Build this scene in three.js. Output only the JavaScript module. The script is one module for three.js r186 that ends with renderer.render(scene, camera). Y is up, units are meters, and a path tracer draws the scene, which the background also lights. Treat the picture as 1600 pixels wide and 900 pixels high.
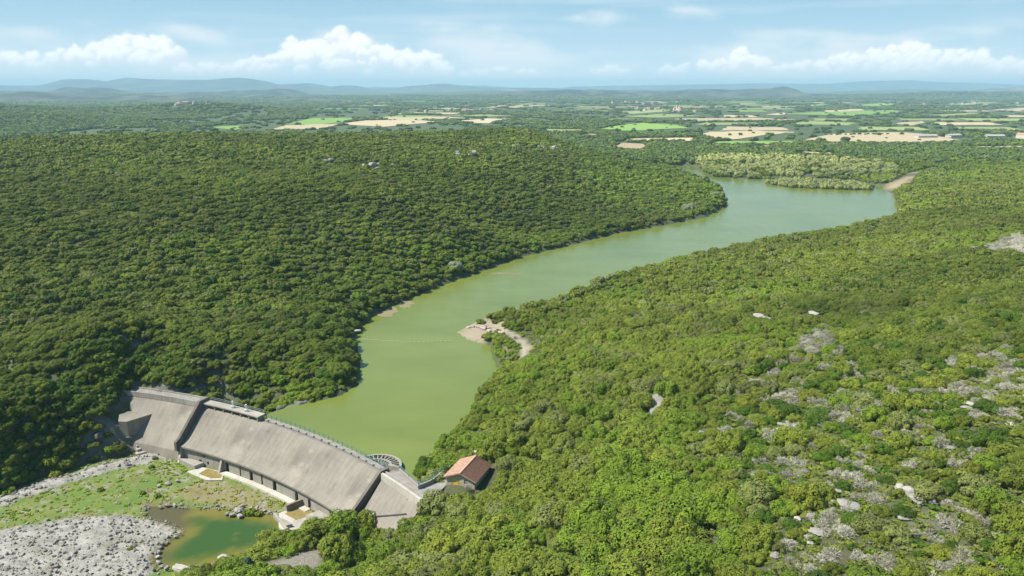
import * as THREE from 'three';
import { mergeGeometries } from 'three/addons/utils/BufferGeometryUtils.js';
import { ImprovedNoise } from 'three/addons/math/ImprovedNoise.js';

// ------------------------------------------------------------------ camera, sky, sun, exposure
const scene = new THREE.Scene();
const CAM_Y = 90, FOV = 41, PITCH = 14.53;
const camera = new THREE.PerspectiveCamera(FOV, 16 / 9, 1, 120000);
camera.position.set(0, CAM_Y, 0);
camera.rotation.set(-THREE.MathUtils.degToRad(PITCH), 0, 0);
camera.updateMatrixWorld(true);

const renderer = new THREE.WebGLRenderer({ antialias: true });
renderer.toneMapping = THREE.LinearToneMapping;
renderer.toneMappingExposure = 1.72;
renderer.shadowMap.enabled = true;

const SUN = new THREE.Vector3(-0.62, 0.84, 0.07).normalize();
const sun = new THREE.DirectionalLight(new THREE.Color(1, 0.95, 0.86), 5);
sun.position.copy(SUN).multiplyScalar(1500).add(new THREE.Vector3(0, 0, -400));
sun.target.position.set(0, 0, -400);
sun.castShadow = true;
Object.assign(sun.shadow.camera, { left: -700, right: 700, top: 700, bottom: -700, near: 10, far: 3500 });
sun.shadow.mapSize.set(4096, 4096);
scene.add(sun, sun.target);

scene.fog = new THREE.FogExp2(new THREE.Color(0.52, 0.845, 1.0), 8e-5);

// ------------------------------------------------------------------ numbers: random, noise
function rng(seed) {
  let a = seed >>> 0;
  return () => { a = (a + 0x6d2b79f5) >>> 0; let t = Math.imul(a ^ (a >>> 15), 1 | a); t = (t + Math.imul(t ^ (t >>> 7), 61 | t)) ^ t; return ((t ^ (t >>> 14)) >>> 0) / 4294967296; };
}
const { clamp, lerp, smoothstep, degToRad } = THREE.MathUtils;
let perlin;
{ // ImprovedNoise is seedless and fixed
  perlin = new ImprovedNoise();
}
const noise = (x, y, z = 0.37) => perlin.noise(x + 512, y + 512, z);
function fbm(x, y, oct = 4, z = 0.37) { let s = 0, a = 0.5; for (let i = 0; i < oct; i++) { s += a * noise(x, y, z + i * 3.1); x *= 2.03; y *= 2.03; a *= 0.5; } return s; }

// ------------------------------------------------------------------ sky: clear air, haze near the horizon, a belt of fair-weather cumulus
function makeSky() {
  const W = 4096, H = 2048, data = new Float32Array(W * H * 4);
  const r = rng(77);
  // cumulus heaps as puffs: azimuth (degrees, 0 = along -z, positive to the right), elevation, radius
  const puffs = [];
  function heap(a0, a1, base, tops, n) { // tops: [share along the heap, height in degrees]
    for (let i = 0; i < n; i++) {
      const t = r(), a = lerp(a0, a1, t);
      let k = 0; while (k < tops.length - 2 && tops[k + 1][0] < t) k++;
      const h = lerp(tops[k][1], tops[k + 1][1], clamp((t - tops[k][0]) / (tops[k + 1][0] - tops[k][0]), 0, 1));
      const rad = lerp(0.18, 0.42, r()) * (0.6 + 0.36 * h);
      puffs.push([a, base + Math.max(0, (h - rad)) * Math.sqrt(r()), rad]);
    }
  }
  heap(-34, -22.4, 1.3, [[0, 0.6], [0.1, 1.0], [0.3, 0.95], [0.5, 1.5], [0.72, 2.2], [0.92, 2.4], [1, 1.5]], 110);
  heap(-23, -19, 0.9, [[0, 0.9], [0.5, 0.8], [1, 0.6]], 24);
  heap(-19.5, -4.3, 0.9, [[0, 0.8], [0.22, 1.6], [0.28, 2.7], [0.42, 2.8], [0.53, 3.45], [0.6, 2.9], [0.72, 1.9], [0.93, 1.7], [1, 0.7]], 150);
  heap(-3.5, 2.2, 0.8, [[0, 0.5], [0.5, 0.8], [1, 0.4]], 26);
  heap(5.5, 8.4, 1.0, [[0, 0.2], [0.6, 0.75], [1, 0.3]], 14);
  heap(10.5, 18, 1.1, [[0, 0.3], [0.3, 0.7], [0.6, 1.0], [0.72, 1.75], [0.85, 1.3], [1, 0.7]], 70);
  heap(18, 27.6, 1.0, [[0, 0.6], [0.4, 1.2], [0.7, 1.9], [0.95, 2.0], [1, 1.2]], 84);
  heap(25, 33.5, 0.9, [[0, 0.8], [0.35, 1.6], [0.6, 1.5], [1, 0.5]], 66);
  for (let a = 38; a < 320;) { // the same kind of heaps all the way round
    const w = lerp(4, 13, r()), t = lerp(0.8, 3, r());
    heap(a, a + w, lerp(0.8, 1.4, r()), [[0, 0.3], [0.3, t * 0.7], [0.6, t], [1, 0.4]], Math.round(w * 8));
    a += w + lerp(1, 8, r());
  }
  const bins = Array.from({ length: 720 }, () => []);
  for (const p of puffs) for (let b = Math.floor((p[0] - p[2] * 1.6) * 2); b <= Math.ceil((p[0] + p[2] * 1.6) * 2); b++) bins[((b % 720) + 720) % 720].push(p);
  const sunAz = Math.atan2(SUN.x, -SUN.z), sunEl = Math.asin(SUN.y);
  for (let row = 0; row < H; row++) {
    const e = ((row + 0.5) / H - 0.5) * Math.PI, deg = e * 180 / Math.PI, up = Math.max(0, Math.sin(e));
    // clear air from the horizon to the zenith
    const t = 1 - Math.exp(-up / 0.075), t2 = 1 - Math.exp(-up / 0.38);
    const base = [0.59, 0.64, 0.655].map((h, c) => lerp(lerp(h, [0.215, 0.425, 0.535][c], t), [0.03, 0.085, 0.22][c], t2 * 0.97));
    for (let col = 0; col < W; col++) {
      const az = ((col + 0.5) / W - 0.25) * 2 * Math.PI; // 0 along -z
      const cosSun = Math.cos(e) * Math.cos(sunEl) * Math.cos(az - sunAz) + Math.sin(e) * Math.sin(sunEl);
      const glow = Math.pow(Math.max(0, cosSun), 3) * 0.42 + Math.pow(Math.max(0, cosSun), 24) * 0.5;
      let R = base[0] * (0.9 + glow * 1.15) , G = base[1] * (0.95 + glow * 0.75), B = base[2] * (0.97 + glow * 0.55);
      const o = (row * W + col) * 4;
      if (deg > 0 && deg < 12) {
        let a = az * 180 / Math.PI; if (a > 180) a -= 360;
        const a36 = ((a + 360) % 360), X = Math.sin(az) * 60, Z = Math.cos(az) * 60;
        // thin veil of far cloud low down
        const veil = smoothstep(fbm(X * 0.16, deg * 0.5, 4, Z * 0.16) + 0.34 - Math.abs(deg - 1.4) * 0.12, 0.0, 0.5) * smoothstep(deg, 0, 0.7) * 0.7;
        R = lerp(R, 0.55, veil); G = lerp(G, 0.58, veil); B = lerp(B, 0.60, veil);
        const streak = smoothstep(fbm(X * 0.06, deg * 0.9, 4, Z * 0.06 + 9) + 0.12, 0.1, 0.6) * smoothstep(deg, 2, 5) * (1 - smoothstep(deg, 8, 12)) * 0.35;
        R = lerp(R, 0.50, streak); G = lerp(G, 0.56, streak); B = lerp(B, 0.59, streak);
        if (deg < 6) {
          const wob = 0.22 * fbm(X * 1.4, deg * 1.4, 5, Z * 1.4) * 2, wob2 = 0.22 * fbm(X * 1.4 + 40, deg * 1.4, 5, Z * 1.4) * 2;
          const aa = a36 + wob, ee = deg + wob2;
          let dens = 0, lit = 0;
          for (const p of bins[Math.floor(a36 * 2) % 720]) {
            let da = aa - ((p[0] + 360) % 360); if (da > 180) da -= 360; if (da < -180) da += 360;
            const de = ee - p[1], q = Math.sqrt(da * da * 0.75 + de * de * 1.25) / p[2];
            if (q < 1.35) {
              const d = 1 - smoothstep(q, 0.7, 1.3);
              const l = clamp(0.62 + 0.42 * (de - da * 0.35) / p[2], 0.2, 1.1); // top and sunward side bright
              lit = Math.max(lit, d * l); dens = dens + d * (1 - dens);
            }
          }
          if (dens > 0.002) {
            const det = fbm(X * 3.2, deg * 3.2, 4, Z * 3.2);
            dens = clamp(dens * (1.05 + 0.9 * det), 0, 1);
            const low = smoothstep(deg, 0.6, 2.4);
            const al = dens * lerp(0.34, 0.93, low);
            const L = clamp(lit / Math.max(dens, 0.2), 0.4, 1.05) + det * 0.12;
            const k = smoothstep(L, 0.45, 1.0);
            R = lerp(R, lerp(0.54, 0.76, k), al); G = lerp(G, lerp(0.57, 0.76, k), al); B = lerp(B, lerp(0.61, 0.76, k), al);
          }
        }
      }
      data[o] = R; data[o + 1] = G; data[o + 2] = B; data[o + 3] = 1;
    }
  }
  const t = new THREE.DataTexture(data, W, H, THREE.RGBAFormat, THREE.FloatType);
  t.mapping = THREE.EquirectangularReflectionMapping; t.magFilter = THREE.LinearFilter; t.needsUpdate = true;
  return t;
}
const sky = makeSky();
scene.background = sky; scene.environment = sky;

// ------------------------------------------------------------------ helpers: naming, tagging
const used = new Map();
function numbered(name) { const n = used.get(name) ?? 0; used.set(name, n + 1); return n ? `${name}_${String(n).padStart(3, '0')}` : name; }
function tag(o, label, category, group, kind) { o.userData.label = label; if (category) o.userData.category = category; if (group) o.userData.group = group; if (kind) o.userData.kind = kind; return o; }
function shade(o) { o.traverse((m) => { if (m.isMesh) { m.castShadow = true; m.receiveShadow = true; } }); return o; }
function put(name, geometry, material, parent = scene) { const m = new THREE.Mesh(geometry, material); m.name = parent === scene ? numbered(name) : name; m.castShadow = m.receiveShadow = true; parent.add(m); return m; }
function base(name, x = 0, y = 0, z = 0, turn = 0) { const g = new THREE.Group(); g.name = numbered(name); g.position.set(x, y, z); g.rotation.y = turn; scene.add(g); return g; }
const inPoly = (x, z, P) => { let c = false; for (let i = 0, j = P.length - 1; i < P.length; j = i++) { const [xi, zi] = P[i], [xj, zj] = P[j]; if (zi > z !== zj > z && x < ((xj - xi) * (z - zi)) / (zj - zi) + xi) c = !c; } return c; };
function edgeDist(x, z, P, open = false) {
  let best = 1e9;
  for (let i = open ? 1 : 0, j = open ? 0 : P.length - 1; i < P.length; j = i++) {
    const ax = P[j][0], az = P[j][1], bx = P[i][0] - ax, bz = P[i][1] - az, t = clamp(((x - ax) * bx + (z - az) * bz) / (bx * bx + bz * bz + 1e-9), 0, 1);
    const d = (x - ax - bx * t) ** 2 + (z - az - bz * t) ** 2; if (d < best) best = d;
  }
  return Math.sqrt(best);
}
const signedDist = (x, z, P) => (inPoly(x, z, P) ? -1 : 1) * edgeDist(x, z, P); // negative inside

// ------------------------------------------------------------------ the lie of the land (metres; lake level is 0)
const DAM = { x: -161.96, z: -38.27, R: 182.93 };                       // plan of the curved dam: centre and radius of its crest
const damAt = (deg, n, y = 0) => { const a = degToRad(deg), r = DAM.R - n; return new THREE.Vector3(DAM.x + r * Math.sin(a), y, DAM.z - r * Math.cos(a)); }; // n: metres downstream of the crest line
const damOf = (x, z) => { const a = Math.atan2(x - DAM.x, -(z - DAM.z)) * 180 / Math.PI; return [a, DAM.R - Math.hypot(x - DAM.x, z - DAM.z)]; };
const HILLS = [
  // slope on the right
  [63, -83, 32], [76, -103, 34], [100, -141, 34], [135, -194, 31], [202, -297, 26], [327, -490, 18], [556, -842, 8], [50, -88, 28], [66, -122, 30], [95, -180, 27], [139, -270, 20], [216, -428, 9],
  [36, -96, 23], [49, -136, 23], [71, -203, 19], [105, -305, 11], [132, -390, 6], [20, -106, 16], [25, -136, 16], [34, -192, 14], [46, -266, 9], [60, -352, 5], [5, -111, 10], [7, -145, 8], [9, -197, 8], [12, -267, 4],
  [-11, -117, 5], [-13, -135, 1.5], [-24, -124, -1], [-27, -138, -6.5], [-38, -135, -8], [-21, -147, -4], [-12, -163, 2.2], [-6, -164, 2.4], [-7, -187, 4.5], [-34, -152, -9], [-29, -154, -8.5], [-40, -150, -9], [-15, -147, -1.4], [-9, -151, 0.6], [-4, -156, 1.6], [-15, -160, 2.0], [-25, -151, -7.5],
  [160, -120, 42], [260, -240, 36], [420, -420, 26], [120, -40, 40], [40, -20, 30], [-20, 0, 20], [200, 60, 48],
  // hill on the left
  [-500, -766, 41], [-416, -785, 42.5], [-325, -796, 43], [-231, -808, 42], [-138, -844, 40.5], [-59, -908, 40], [18, -925, 40], [30, -965, 35], [79, -965, 11], [75, -850, 25], [112, -850, 14], [132, -871, 9], [176, -775, 3], [-276, -414, 36], [-208, -306, 24], [-171, -247, 15],
  [-147, -207, 8], [-207, -414, 36], [-161, -316, 22], [-132, -253, 13], [-116, -220, 5], [-138, -414, 36], [-110, -325, 20], [-91, -263, 10], [-80, -225, 4], [-133, -538, 37], [-73, -437, 33], [-65, -387, 20], [-58, -339, 8],
  [0, -628, 34], [0, -522, 22], [0, -464, 6], [83, -668, 14], [72, -571, 6], [-131, -182, 4], [-124, -203, 4], [-119, -212, 2.2], [-113, -217.5, 1.6], [-116.5, -214, 1.6], [-110, -212, -1.5], [-450, -500, 38], [-300, -250, 30], [-220, -160, 12], [-200, -80, 10], [-600, -760, 38], [-98, -216, 2.2], [-108, -217, 2.2],
  // the plain beyond
  [260, -960, 4], [60, -1150, 6], [-200, -1150, 6], [-500, -1150, 8], [420, -1050, 4], [700, -1100, 4], [900, -900, 6], [-900, -1000, 8], [350, -760, 2], [450, -720, 8],
];
const LAKE = [
  [-67, -203], [-60, -210], [-52, -218], [-48, -228], [-53, -251], [-59, -275], [-58, -296], [-52, -315], [-41, -338], [-25, -366], [-10, -391], [7, -418], [30, -443], [66, -486], [100, -514], [138, -549], [170, -605], [178, -640], [188, -700], [192, -780], [184, -833], [174, -930],
  [216, -935], [214, -866], [212, -815], [232, -795], [262, -790], [300, -800], [345, -785], [352, -735], [340, -700], [338, -682], [309, -612],
  [267, -530], [223, -494], [180, -468], [145, -447], [112, -419], [80, -389], [57, -366], [36, -343], [17, -318], [0, -300], [-14, -293], [-21, -280], [-16, -271], [-8, -265], [-4, -235], [-10, -212], [-12, -200], [-17, -184], [-22, -173], [-25, -166.5],
  ...[46, 43, 40, 37, 34, 31].map((d) => { const p = damAt(d, -2.2); return [p.x, p.z]; }),
];
const BED = [[-150, -160], [-136, -170], [-131, -178], [-126, -186], [-118, -194], [-109, -200], [-103, -205], [-95, -200], [-80, -192.5], [-68, -184.5], [-54, -173], [-43, -163.5], [-46, -160], [-52, -158.5], [-54, -155], [-60, -150], [-69, -144], [-76, -132], [-104, -118], [-160, -118]];
const TRACK = [[-52, -144], [-49, -147], [-42, -151], [-41, -144], [-47, -138]];   // gravel turning place on the right bank below the dam
const SPIT = [[-24, -281], [-17, -289], [-7, -288], [-2, -280], [-4, -271], [-11, -268], [-19, -274]];  // bare point of land in the lake
const PATH = [[-6, -276], [0, -268], [3, -258], [5, -247], [4, -240]];
// thin multiquadric surface through the heights above, solved once
const N = HILLS.length, KC = 18 * 18, phi = (dx, dz) => Math.sqrt(dx * dx + dz * dz + KC);
const weights = (() => {
  const A = HILLS.map((p) => [...HILLS.map((q) => phi(p[0] - q[0], p[1] - q[1])), 1, p[2]]); A.push([...HILLS.map(() => 1), 0, 0]);
  const n = N + 1;
  for (let i = 0; i < n; i++) {
    let b = i; for (let j = i + 1; j < n; j++) if (Math.abs(A[j][i]) > Math.abs(A[b][i])) b = j;
    [A[i], A[b]] = [A[b], A[i]];
    for (let j = i + 1; j < n; j++) { const f = A[j][i] / A[i][i]; if (f) for (let k = i; k <= n; k++) A[j][k] -= f * A[i][k]; }
  }
  const w = new Float64Array(n);
  for (let i = n - 1; i >= 0; i--) { let s = A[i][n]; for (let k = i + 1; k < n; k++) s -= A[i][k] * w[k]; w[i] = s / A[i][i]; }
  return w;
})();
const PLAIN = 4;
function hillHeight(x, z) { let s = weights[N]; for (let i = 0; i < N; i++) s += weights[i] * phi(x - HILLS[i][0], z - HILLS[i][1]); return s; }
function farHeight(x, z) { // the plain, with low wooded rises
  const d = Math.hypot(x, z);
  const rise = (cx, cz, rx, rz, h) => h * Math.exp(-(((x - cx) / rx) ** 2) - (((z - cz) / rz) ** 2));
  let h = PLAIN + rise(-1330, -1950, 380, 220, 26) + rise(-1080, -2750, 300, 170, 34) + rise(-1900, -2500, 500, 300, 44);
  h += Math.max(0, fbm(x / 2600, z / 1500, 4) + 0.12) * 130 * smoothstep(d, 5200, 9500) * (1 + smoothstep(d, 9000, 20000));
  return h;
}
function groundHeight(x, z) {
  const far = smoothstep(-z, 1050, 1350) + smoothstep(Math.abs(x), 800, 1200) * smoothstep(-z, 500, 1000);
  if (far >= 1) return farHeight(x, z);
  const bumps = 1.3 * fbm(x / 38, z / 38, 3) * 2 + 0.35 * noise(x / 6, z / 6);
  let h = lerp(hillHeight(x, z), farHeight(x, z), clamp(far, 0, 1));
  const dl = z > -960 && x > -90 && x < 360 ? signedDist(x, z, LAKE) : 200, db = z > -260 && x < 20 ? signedDist(x, z, BED) : 200;
  h += bumps * smoothstep(Math.min(dl, db), 2, 14) * (1 - clamp(far, 0, 1));
  if (dl < 0) return Math.max(-3, dl * 0.35 - 0.1);
  if (db < 0) return -11.15;
  if (dl < 60) { const flat = inPoly(x, z, SPIT) ? 0.12 : 0.55; h = Math.min(h, 0.35 + dl * flat); if (db > 40) h = Math.max(h, 0.35 + Math.min(dl, 6) * 0.16); }
  if (db < 40) { const left = x < -90; h = Math.min(h, -11.1 + (left ? Math.min(db * 0.25, 0.6) + Math.max(0, db - 1.5) * 1.5 : db * 0.75)); h = Math.max(h, -11.1 + Math.min(db, 8) * 0.2); }
  const dt = signedDist(x, z, TRACK); if (dt < 5) h = lerp(-8.2, h, smoothstep(dt, 0.5, 5));
  return h;
}

// ------------------------------------------------------------------ materials and textures
function noiseTexture(size, fn, srgb = false) {
  const d = new Uint8Array(size * size * 4);
  for (let y = 0; y < size; y++) for (let x = 0; x < size; x++) { const c = fn(x / size, y / size), o = (y * size + x) * 4; for (let k = 0; k < 3; k++) d[o + k] = clamp(Math.round((Array.isArray(c) ? c[k] : c) * 255), 0, 255); d[o + 3] = 255; }
  const t = new THREE.DataTexture(d, size, size, THREE.RGBAFormat); t.wrapS = t.wrapT = THREE.RepeatWrapping; t.magFilter = THREE.LinearFilter; if (srgb) t.colorSpace = THREE.SRGBColorSpace; t.needsUpdate = true; return t;
}
const wrapFbm = (u, v, f, oct, z) => { // tiles: noise on a torus blend
  const a = fbm(u * f, v * f, oct, z), b = fbm((u - 1) * f, v * f, oct, z), c = fbm(u * f, (v - 1) * f, oct, z), d = fbm((u - 1) * f, (v - 1) * f, oct, z);
  return lerp(lerp(a, b, u), lerp(c, d, u), v);
};
const soilTex = noiseTexture(512, (u, v) => 0.74 + 0.5 * wrapFbm(u, v, 14, 5, 1.3));
const fineBump = noiseTexture(512, (u, v) => 0.5 + 0.6 * wrapFbm(u, v, 26, 5, 4.4));
const std = (color, roughness = 0.9, extra = {}) => new THREE.MeshStandardMaterial({ color: new THREE.Color().setRGB(...color), roughness, ...extra });
const vcol = (extra = {}) => new THREE.MeshStandardMaterial({ vertexColors: true, roughness: 0.95, map: soilTex, ...extra });
const mix3 = (a, b, t) => [lerp(a[0], b[0], t), lerp(a[1], b[1], t), lerp(a[2], b[2], t)];

const FIELDS = [ // [kind, outline]
  ['straw', [[346, -1462], [400, -1593], [505, -1629], [574, -1581], [516, -1525], [360, -1334]]],
  ['straw', [[499, -1334], [620, -1525], [774, -1581], [796, -1525], [752, -1285], [629, -1240], [551, -1270]]],
  ['green', [[167, -1642], [236, -1839], [335, -2012], [399, -1888], [392, -1749], [268, -1642]]],
  ['straw', [[433, -2174], [492, -2314], [730, -2365], [808, -2219], [589, -2070]]],
  ['dull', [[686, -1939], [805, -2131], [883, -2012], [800, -1871]]],
  ['green', [[938, -2723], [1202, -3028], [1559, -3208], [1418, -2868], [1089, -2532]]],
  ['straw', [[1211, -3116], [1504, -3410], [1413, -3161], [1194, -2946]]],
  ['green', [[1488, -4045], [1785, -4554], [1749, -4371], [1483, -3900]]],
  ['green', [[1818, -4202], [2247, -4753], [2127, -4371], [1706, -3765]]],
  ['straw', [[1943, -3208], [2355, -3638], [2450, -3520], [1952, -2868]]],
  ['straw', [[956, -1975], [1108, -2131], [1063, -2012], [944, -1871]]],
  ['dull', [[2385, -4371], [3112, -5207], [3003, -4859], [2412, -4202]]],
  ['straw', [[851, -2656], [988, -2868], [960, -2723], [873, -2593]]],
  ['dull', [[1346, -2593], [1674, -2868], [1605, -2656], [1315, -2418]]],
  ['dull', [[382, -2946], [642, -3306], [656, -3116], [420, -2723]]],
  ['dull', [[341, -2474], [530, -2723], [616, -2532], [442, -2365]]],
  ['green', [[-555, -1939], [-589, -2340], [-484, -2365], [-431, -2174], [-465, -1904]]],
  ['straw', [[-518, -1694], [-538, -1888], [-430, -1957], [-414, -1694]]],
  ['straw', [[-426, -1939], [-406, -2174], [-288, -2219], [-187, -2090], [-294, -1808]]],
  ['straw', [[-442, -2266], [-377, -2446], [-201, -2474], [-113, -2314], [-194, -2174]]],
  ['green', [[-422, -2474], [-336, -2593], [-223, -2502], [-311, -2392]]],
  ['straw', [[-170, -2090], [-75, -2314], [0, -2266], [-64, -1975]]],
  ['green', [[-677, -1749], [-697, -1904], [-611, -1808], [-584, -1667]]],
  ['dull', [[-205, -2532], [-87, -2690], [0, -2532], [-98, -2418]]],
  ['dirt', [[135, -1134], [180, -1255], [213, -1240], [180, -1098]]],
  ['dirt', [[361, -1159], [402, -1226], [402, -1198], [371, -1146]]],
  ['straw', [[370, -1024], [412, -1087], [440, -1054], [408, -1014]]],
  ['green', [[300, -1215], [340, -1300], [470, -1310], [450, -1240]]], ['straw', [[190, -1300], [205, -1380], [330, -1400], [300, -1320]]], ['dull', [[60, -1560], [70, -1700], [150, -1690], [150, -1570]]], ['straw', [[640, -1130], [690, -1195], [860, -1190], [820, -1120]]],
  ['dirt', [[107, -1462], [156, -1525], [179, -1462], [138, -1404]]],
];
{ // smaller plots that fill the farmland between the woods
  const r = rng(909), kinds = ['straw', 'dull', 'straw', 'green', 'straw', 'dull'];
  for (let z = -1720, row = 0; z > -5400; z -= 150 + -z * 0.055, row++) for (let u = -0.3; u < 0.74; u += 0.075 + 0.05 * r()) {
    const x = u * -z, w = -z * (0.02 + 0.028 * r()), d = 45 + -z * (0.012 + 0.012 * r()), keep = u > 0.1 ? 0.88 : u > -0.26 && z < -1900 ? 0.42 : 0;
    const P = [[x - w, z + d], [x - w * 0.7 + 40, z - d], [x + w + 30, z - d * 0.8], [x + w * 0.9, z + d * 0.85]], k = kinds[Math.floor(r() * 6)];
    if (r() < keep && !FIELDS.some(([, Q]) => P.some((p) => signedDist(p[0], p[1], Q) < 12) || signedDist(x, z, Q) < 12 || Q.some((q) => inPoly(q[0], q[1], P)))) FIELDS.push([k, P]);
  }
}
const WILLOW_A = [[218, -925], [233, -994], [277, -1022], [355, -1003], [420, -943], [455, -889], [395, -808], [350, -792], [300, -804], [262, -794], [236, -798], [216, -818]];
const WILLOW_B = [[247, -748], [268, -781], [312, -770], [332, -733], [333, -708], [318, -701], [263, -722]];
const BEACH = [[342, -716], [377, -759], [425, -822], [466, -861], [470, -850], [425, -808], [384, -740], [352, -690], [340, -690]];

// ------------------------------------------------------------------ the ground: one sheet from behind the viewpoint to the horizon
function steps(fine0, fine1, end0, end1, step, grow) {
  const a = []; for (let v = fine0; v <= fine1; v += step) a.push(v);
  for (let v = fine1, s = step; v < end1;) { s *= grow; v += s; a.push(v); }
  for (let v = fine0, s = step; v > end0;) { s *= grow; v -= s; a.unshift(v); }
  return a;
}
const GX = steps(-170, 110, -22000, 22000, 2, 1.026), GZ = steps(-320, -60, -24000, 320, 2, 1.019);
const GH = new Float32Array(GX.length * GZ.length);
for (let j = 0; j < GZ.length; j++) for (let i = 0; i < GX.length; i++) GH[j * GX.length + i] = groundHeight(GX[i], GZ[j]);
const find = (a, v) => { let lo = 0, hi = a.length - 1; while (hi - lo > 1) { const m = (lo + hi) >> 1; if (a[m] <= v) lo = m; else hi = m; } return lo; };
function surface(x, z) { // height of the built sheet
  const i = find(GX, x), j = find(GZ, z), u = clamp((x - GX[i]) / (GX[i + 1] - GX[i]), 0, 1), v = clamp((z - GZ[j]) / (GZ[j + 1] - GZ[j]), 0, 1), w = GX.length, k = j * w + i;
  return lerp(lerp(GH[k], GH[k + 1], u), lerp(GH[k + w], GH[k + w + 1], u), v);
}
const LIMESTONE = [0.34, 0.325, 0.29], LITTER = [0.085, 0.085, 0.04], SCRUB = [0.08, 0.105, 0.03], EARTH = [0.34, 0.26, 0.16], WOODS = [0.07, 0.108, 0.033];
function groundColor(x, z, h, slope) {
  const n = fbm(x / 23, z / 23, 4), far = Math.hypot(x, z);
  let c = mix3(LITTER, SCRUB, clamp(0.5 + n * 1.6, 0, 1));
  if (far > 900) c = mix3(c, mix3(WOODS, [0.09, 0.12, 0.036], clamp(0.5 + 1.8 * fbm(x / 420, z / 420, 4), 0, 1)), smoothstep(far, 900, 1300));
  if (far > 1350) { const f = fbm(x / 520, z / 900, 3, 7.7); c = mix3(c, f > 0 ? [0.28, 0.24, 0.14] : [0.10, 0.15, 0.045], smoothstep(Math.abs(f), 0.13, 0.19) * smoothstep(h, 40, 12) * smoothstep(far, 1350, 1700) * 0.85); }
  const bare = x > 15 && far < 900 ? smoothstep(fbm(x / 15 + 30, z / 15, 4), 0.08, 0.3) * smoothstep(x - 0.12 * -z, 10, 50) : 0;
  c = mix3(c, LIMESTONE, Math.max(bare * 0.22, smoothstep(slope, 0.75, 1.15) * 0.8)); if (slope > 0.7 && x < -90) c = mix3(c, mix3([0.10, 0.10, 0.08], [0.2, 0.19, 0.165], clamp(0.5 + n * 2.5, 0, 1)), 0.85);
  if (far < 1100) {
    const dl = x > -90 && x < 360 ? signedDist(x, z, LAKE) : 99;
    if (dl < 5) c = mix3(c, mix3(EARTH, [0.2, 0.17, 0.08], clamp(0.5 + n * 2, 0, 1)), smoothstep(dl + n * 4, 5, 1.5));
    if (z < -250 && z > -300 && x < 12) { const ds = signedDist(x, z, SPIT); if (ds < 3) c = mix3(mix3([0.36, 0.305, 0.21], [0.16, 0.21, 0.05], smoothstep(-x + n * 14, 14, 24)), c, smoothstep(ds + n * 3, 0, 3)); }
    const dp = edgeDist(x, z, PATH, true); if (dp < 3.4) c = mix3([0.39, 0.335, 0.24], c, smoothstep(dp + n, 1.1, 2.3));
    const dt = signedDist(x, z, TRACK); if (dt < 2) c = mix3([0.25, 0.23, 0.18], c, smoothstep(dt + n * 2, -0.6, 1.4));
    const db = signedDist(x, z, BEACH); if (db < 6) c = mix3([0.42, 0.32, 0.19], c, smoothstep(db + n * 14, -6, 1.5));
  }
  return c;
}
function heightSheet(name, xs, zs, heightAt, colorAt, uvScale, material) {
  const nx = xs.length, nz = zs.length, pos = new Float32Array(nx * nz * 3), col = new Float32Array(nx * nz * 3), uv = new Float32Array(nx * nz * 2), idx = [];
  const H = new Float32Array(nx * nz);
  for (let j = 0; j < nz; j++) for (let i = 0; i < nx; i++) H[j * nx + i] = heightAt(xs[i], zs[j], i, j);
  for (let j = 0; j < nz; j++) for (let i = 0; i < nx; i++) {
    const k = j * nx + i, i0 = Math.max(0, i - 1), i1 = Math.min(nx - 1, i + 1), j0 = Math.max(0, j - 1), j1 = Math.min(nz - 1, j + 1);
    const sl = Math.hypot((H[j * nx + i1] - H[j * nx + i0]) / (xs[i1] - xs[i0]), (H[j1 * nx + i] - H[j0 * nx + i]) / (zs[j1] - zs[j0]));
    pos.set([xs[i], H[k], zs[j]], k * 3); col.set(colorAt(xs[i], zs[j], H[k], sl), k * 3); uv.set([xs[i] / uvScale, zs[j] / uvScale], k * 2);
  }
  for (let j = 0; j < nz - 1; j++) for (let i = 0; i < nx - 1; i++) { const k = j * nx + i; if (!Number.isNaN(H[k] + H[k + 1] + H[k + nx] + H[k + nx + 1])) idx.push(k, k + nx, k + 1, k + 1, k + nx, k + nx + 1); }
  const g = new THREE.BufferGeometry();
  g.setAttribute('position', new THREE.BufferAttribute(pos.map((v) => (Number.isNaN(v) ? 0 : v)), 3)); g.setAttribute('color', new THREE.BufferAttribute(col, 3)); g.setAttribute('uv', new THREE.BufferAttribute(uv, 2)); g.setIndex(idx); g.computeVertexNormals();
  return put(name, g, material);
}
const ground = heightSheet('ground', GX, GZ, (x, z, i, j) => GH[j * GX.length + i], groundColor, 9, vcol({ bumpMap: fineBump, bumpScale: 0.25 }));
tag(ground, 'ground of the wooded hills and plain from the dam to the mountains', null, null, 'structure');

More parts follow.
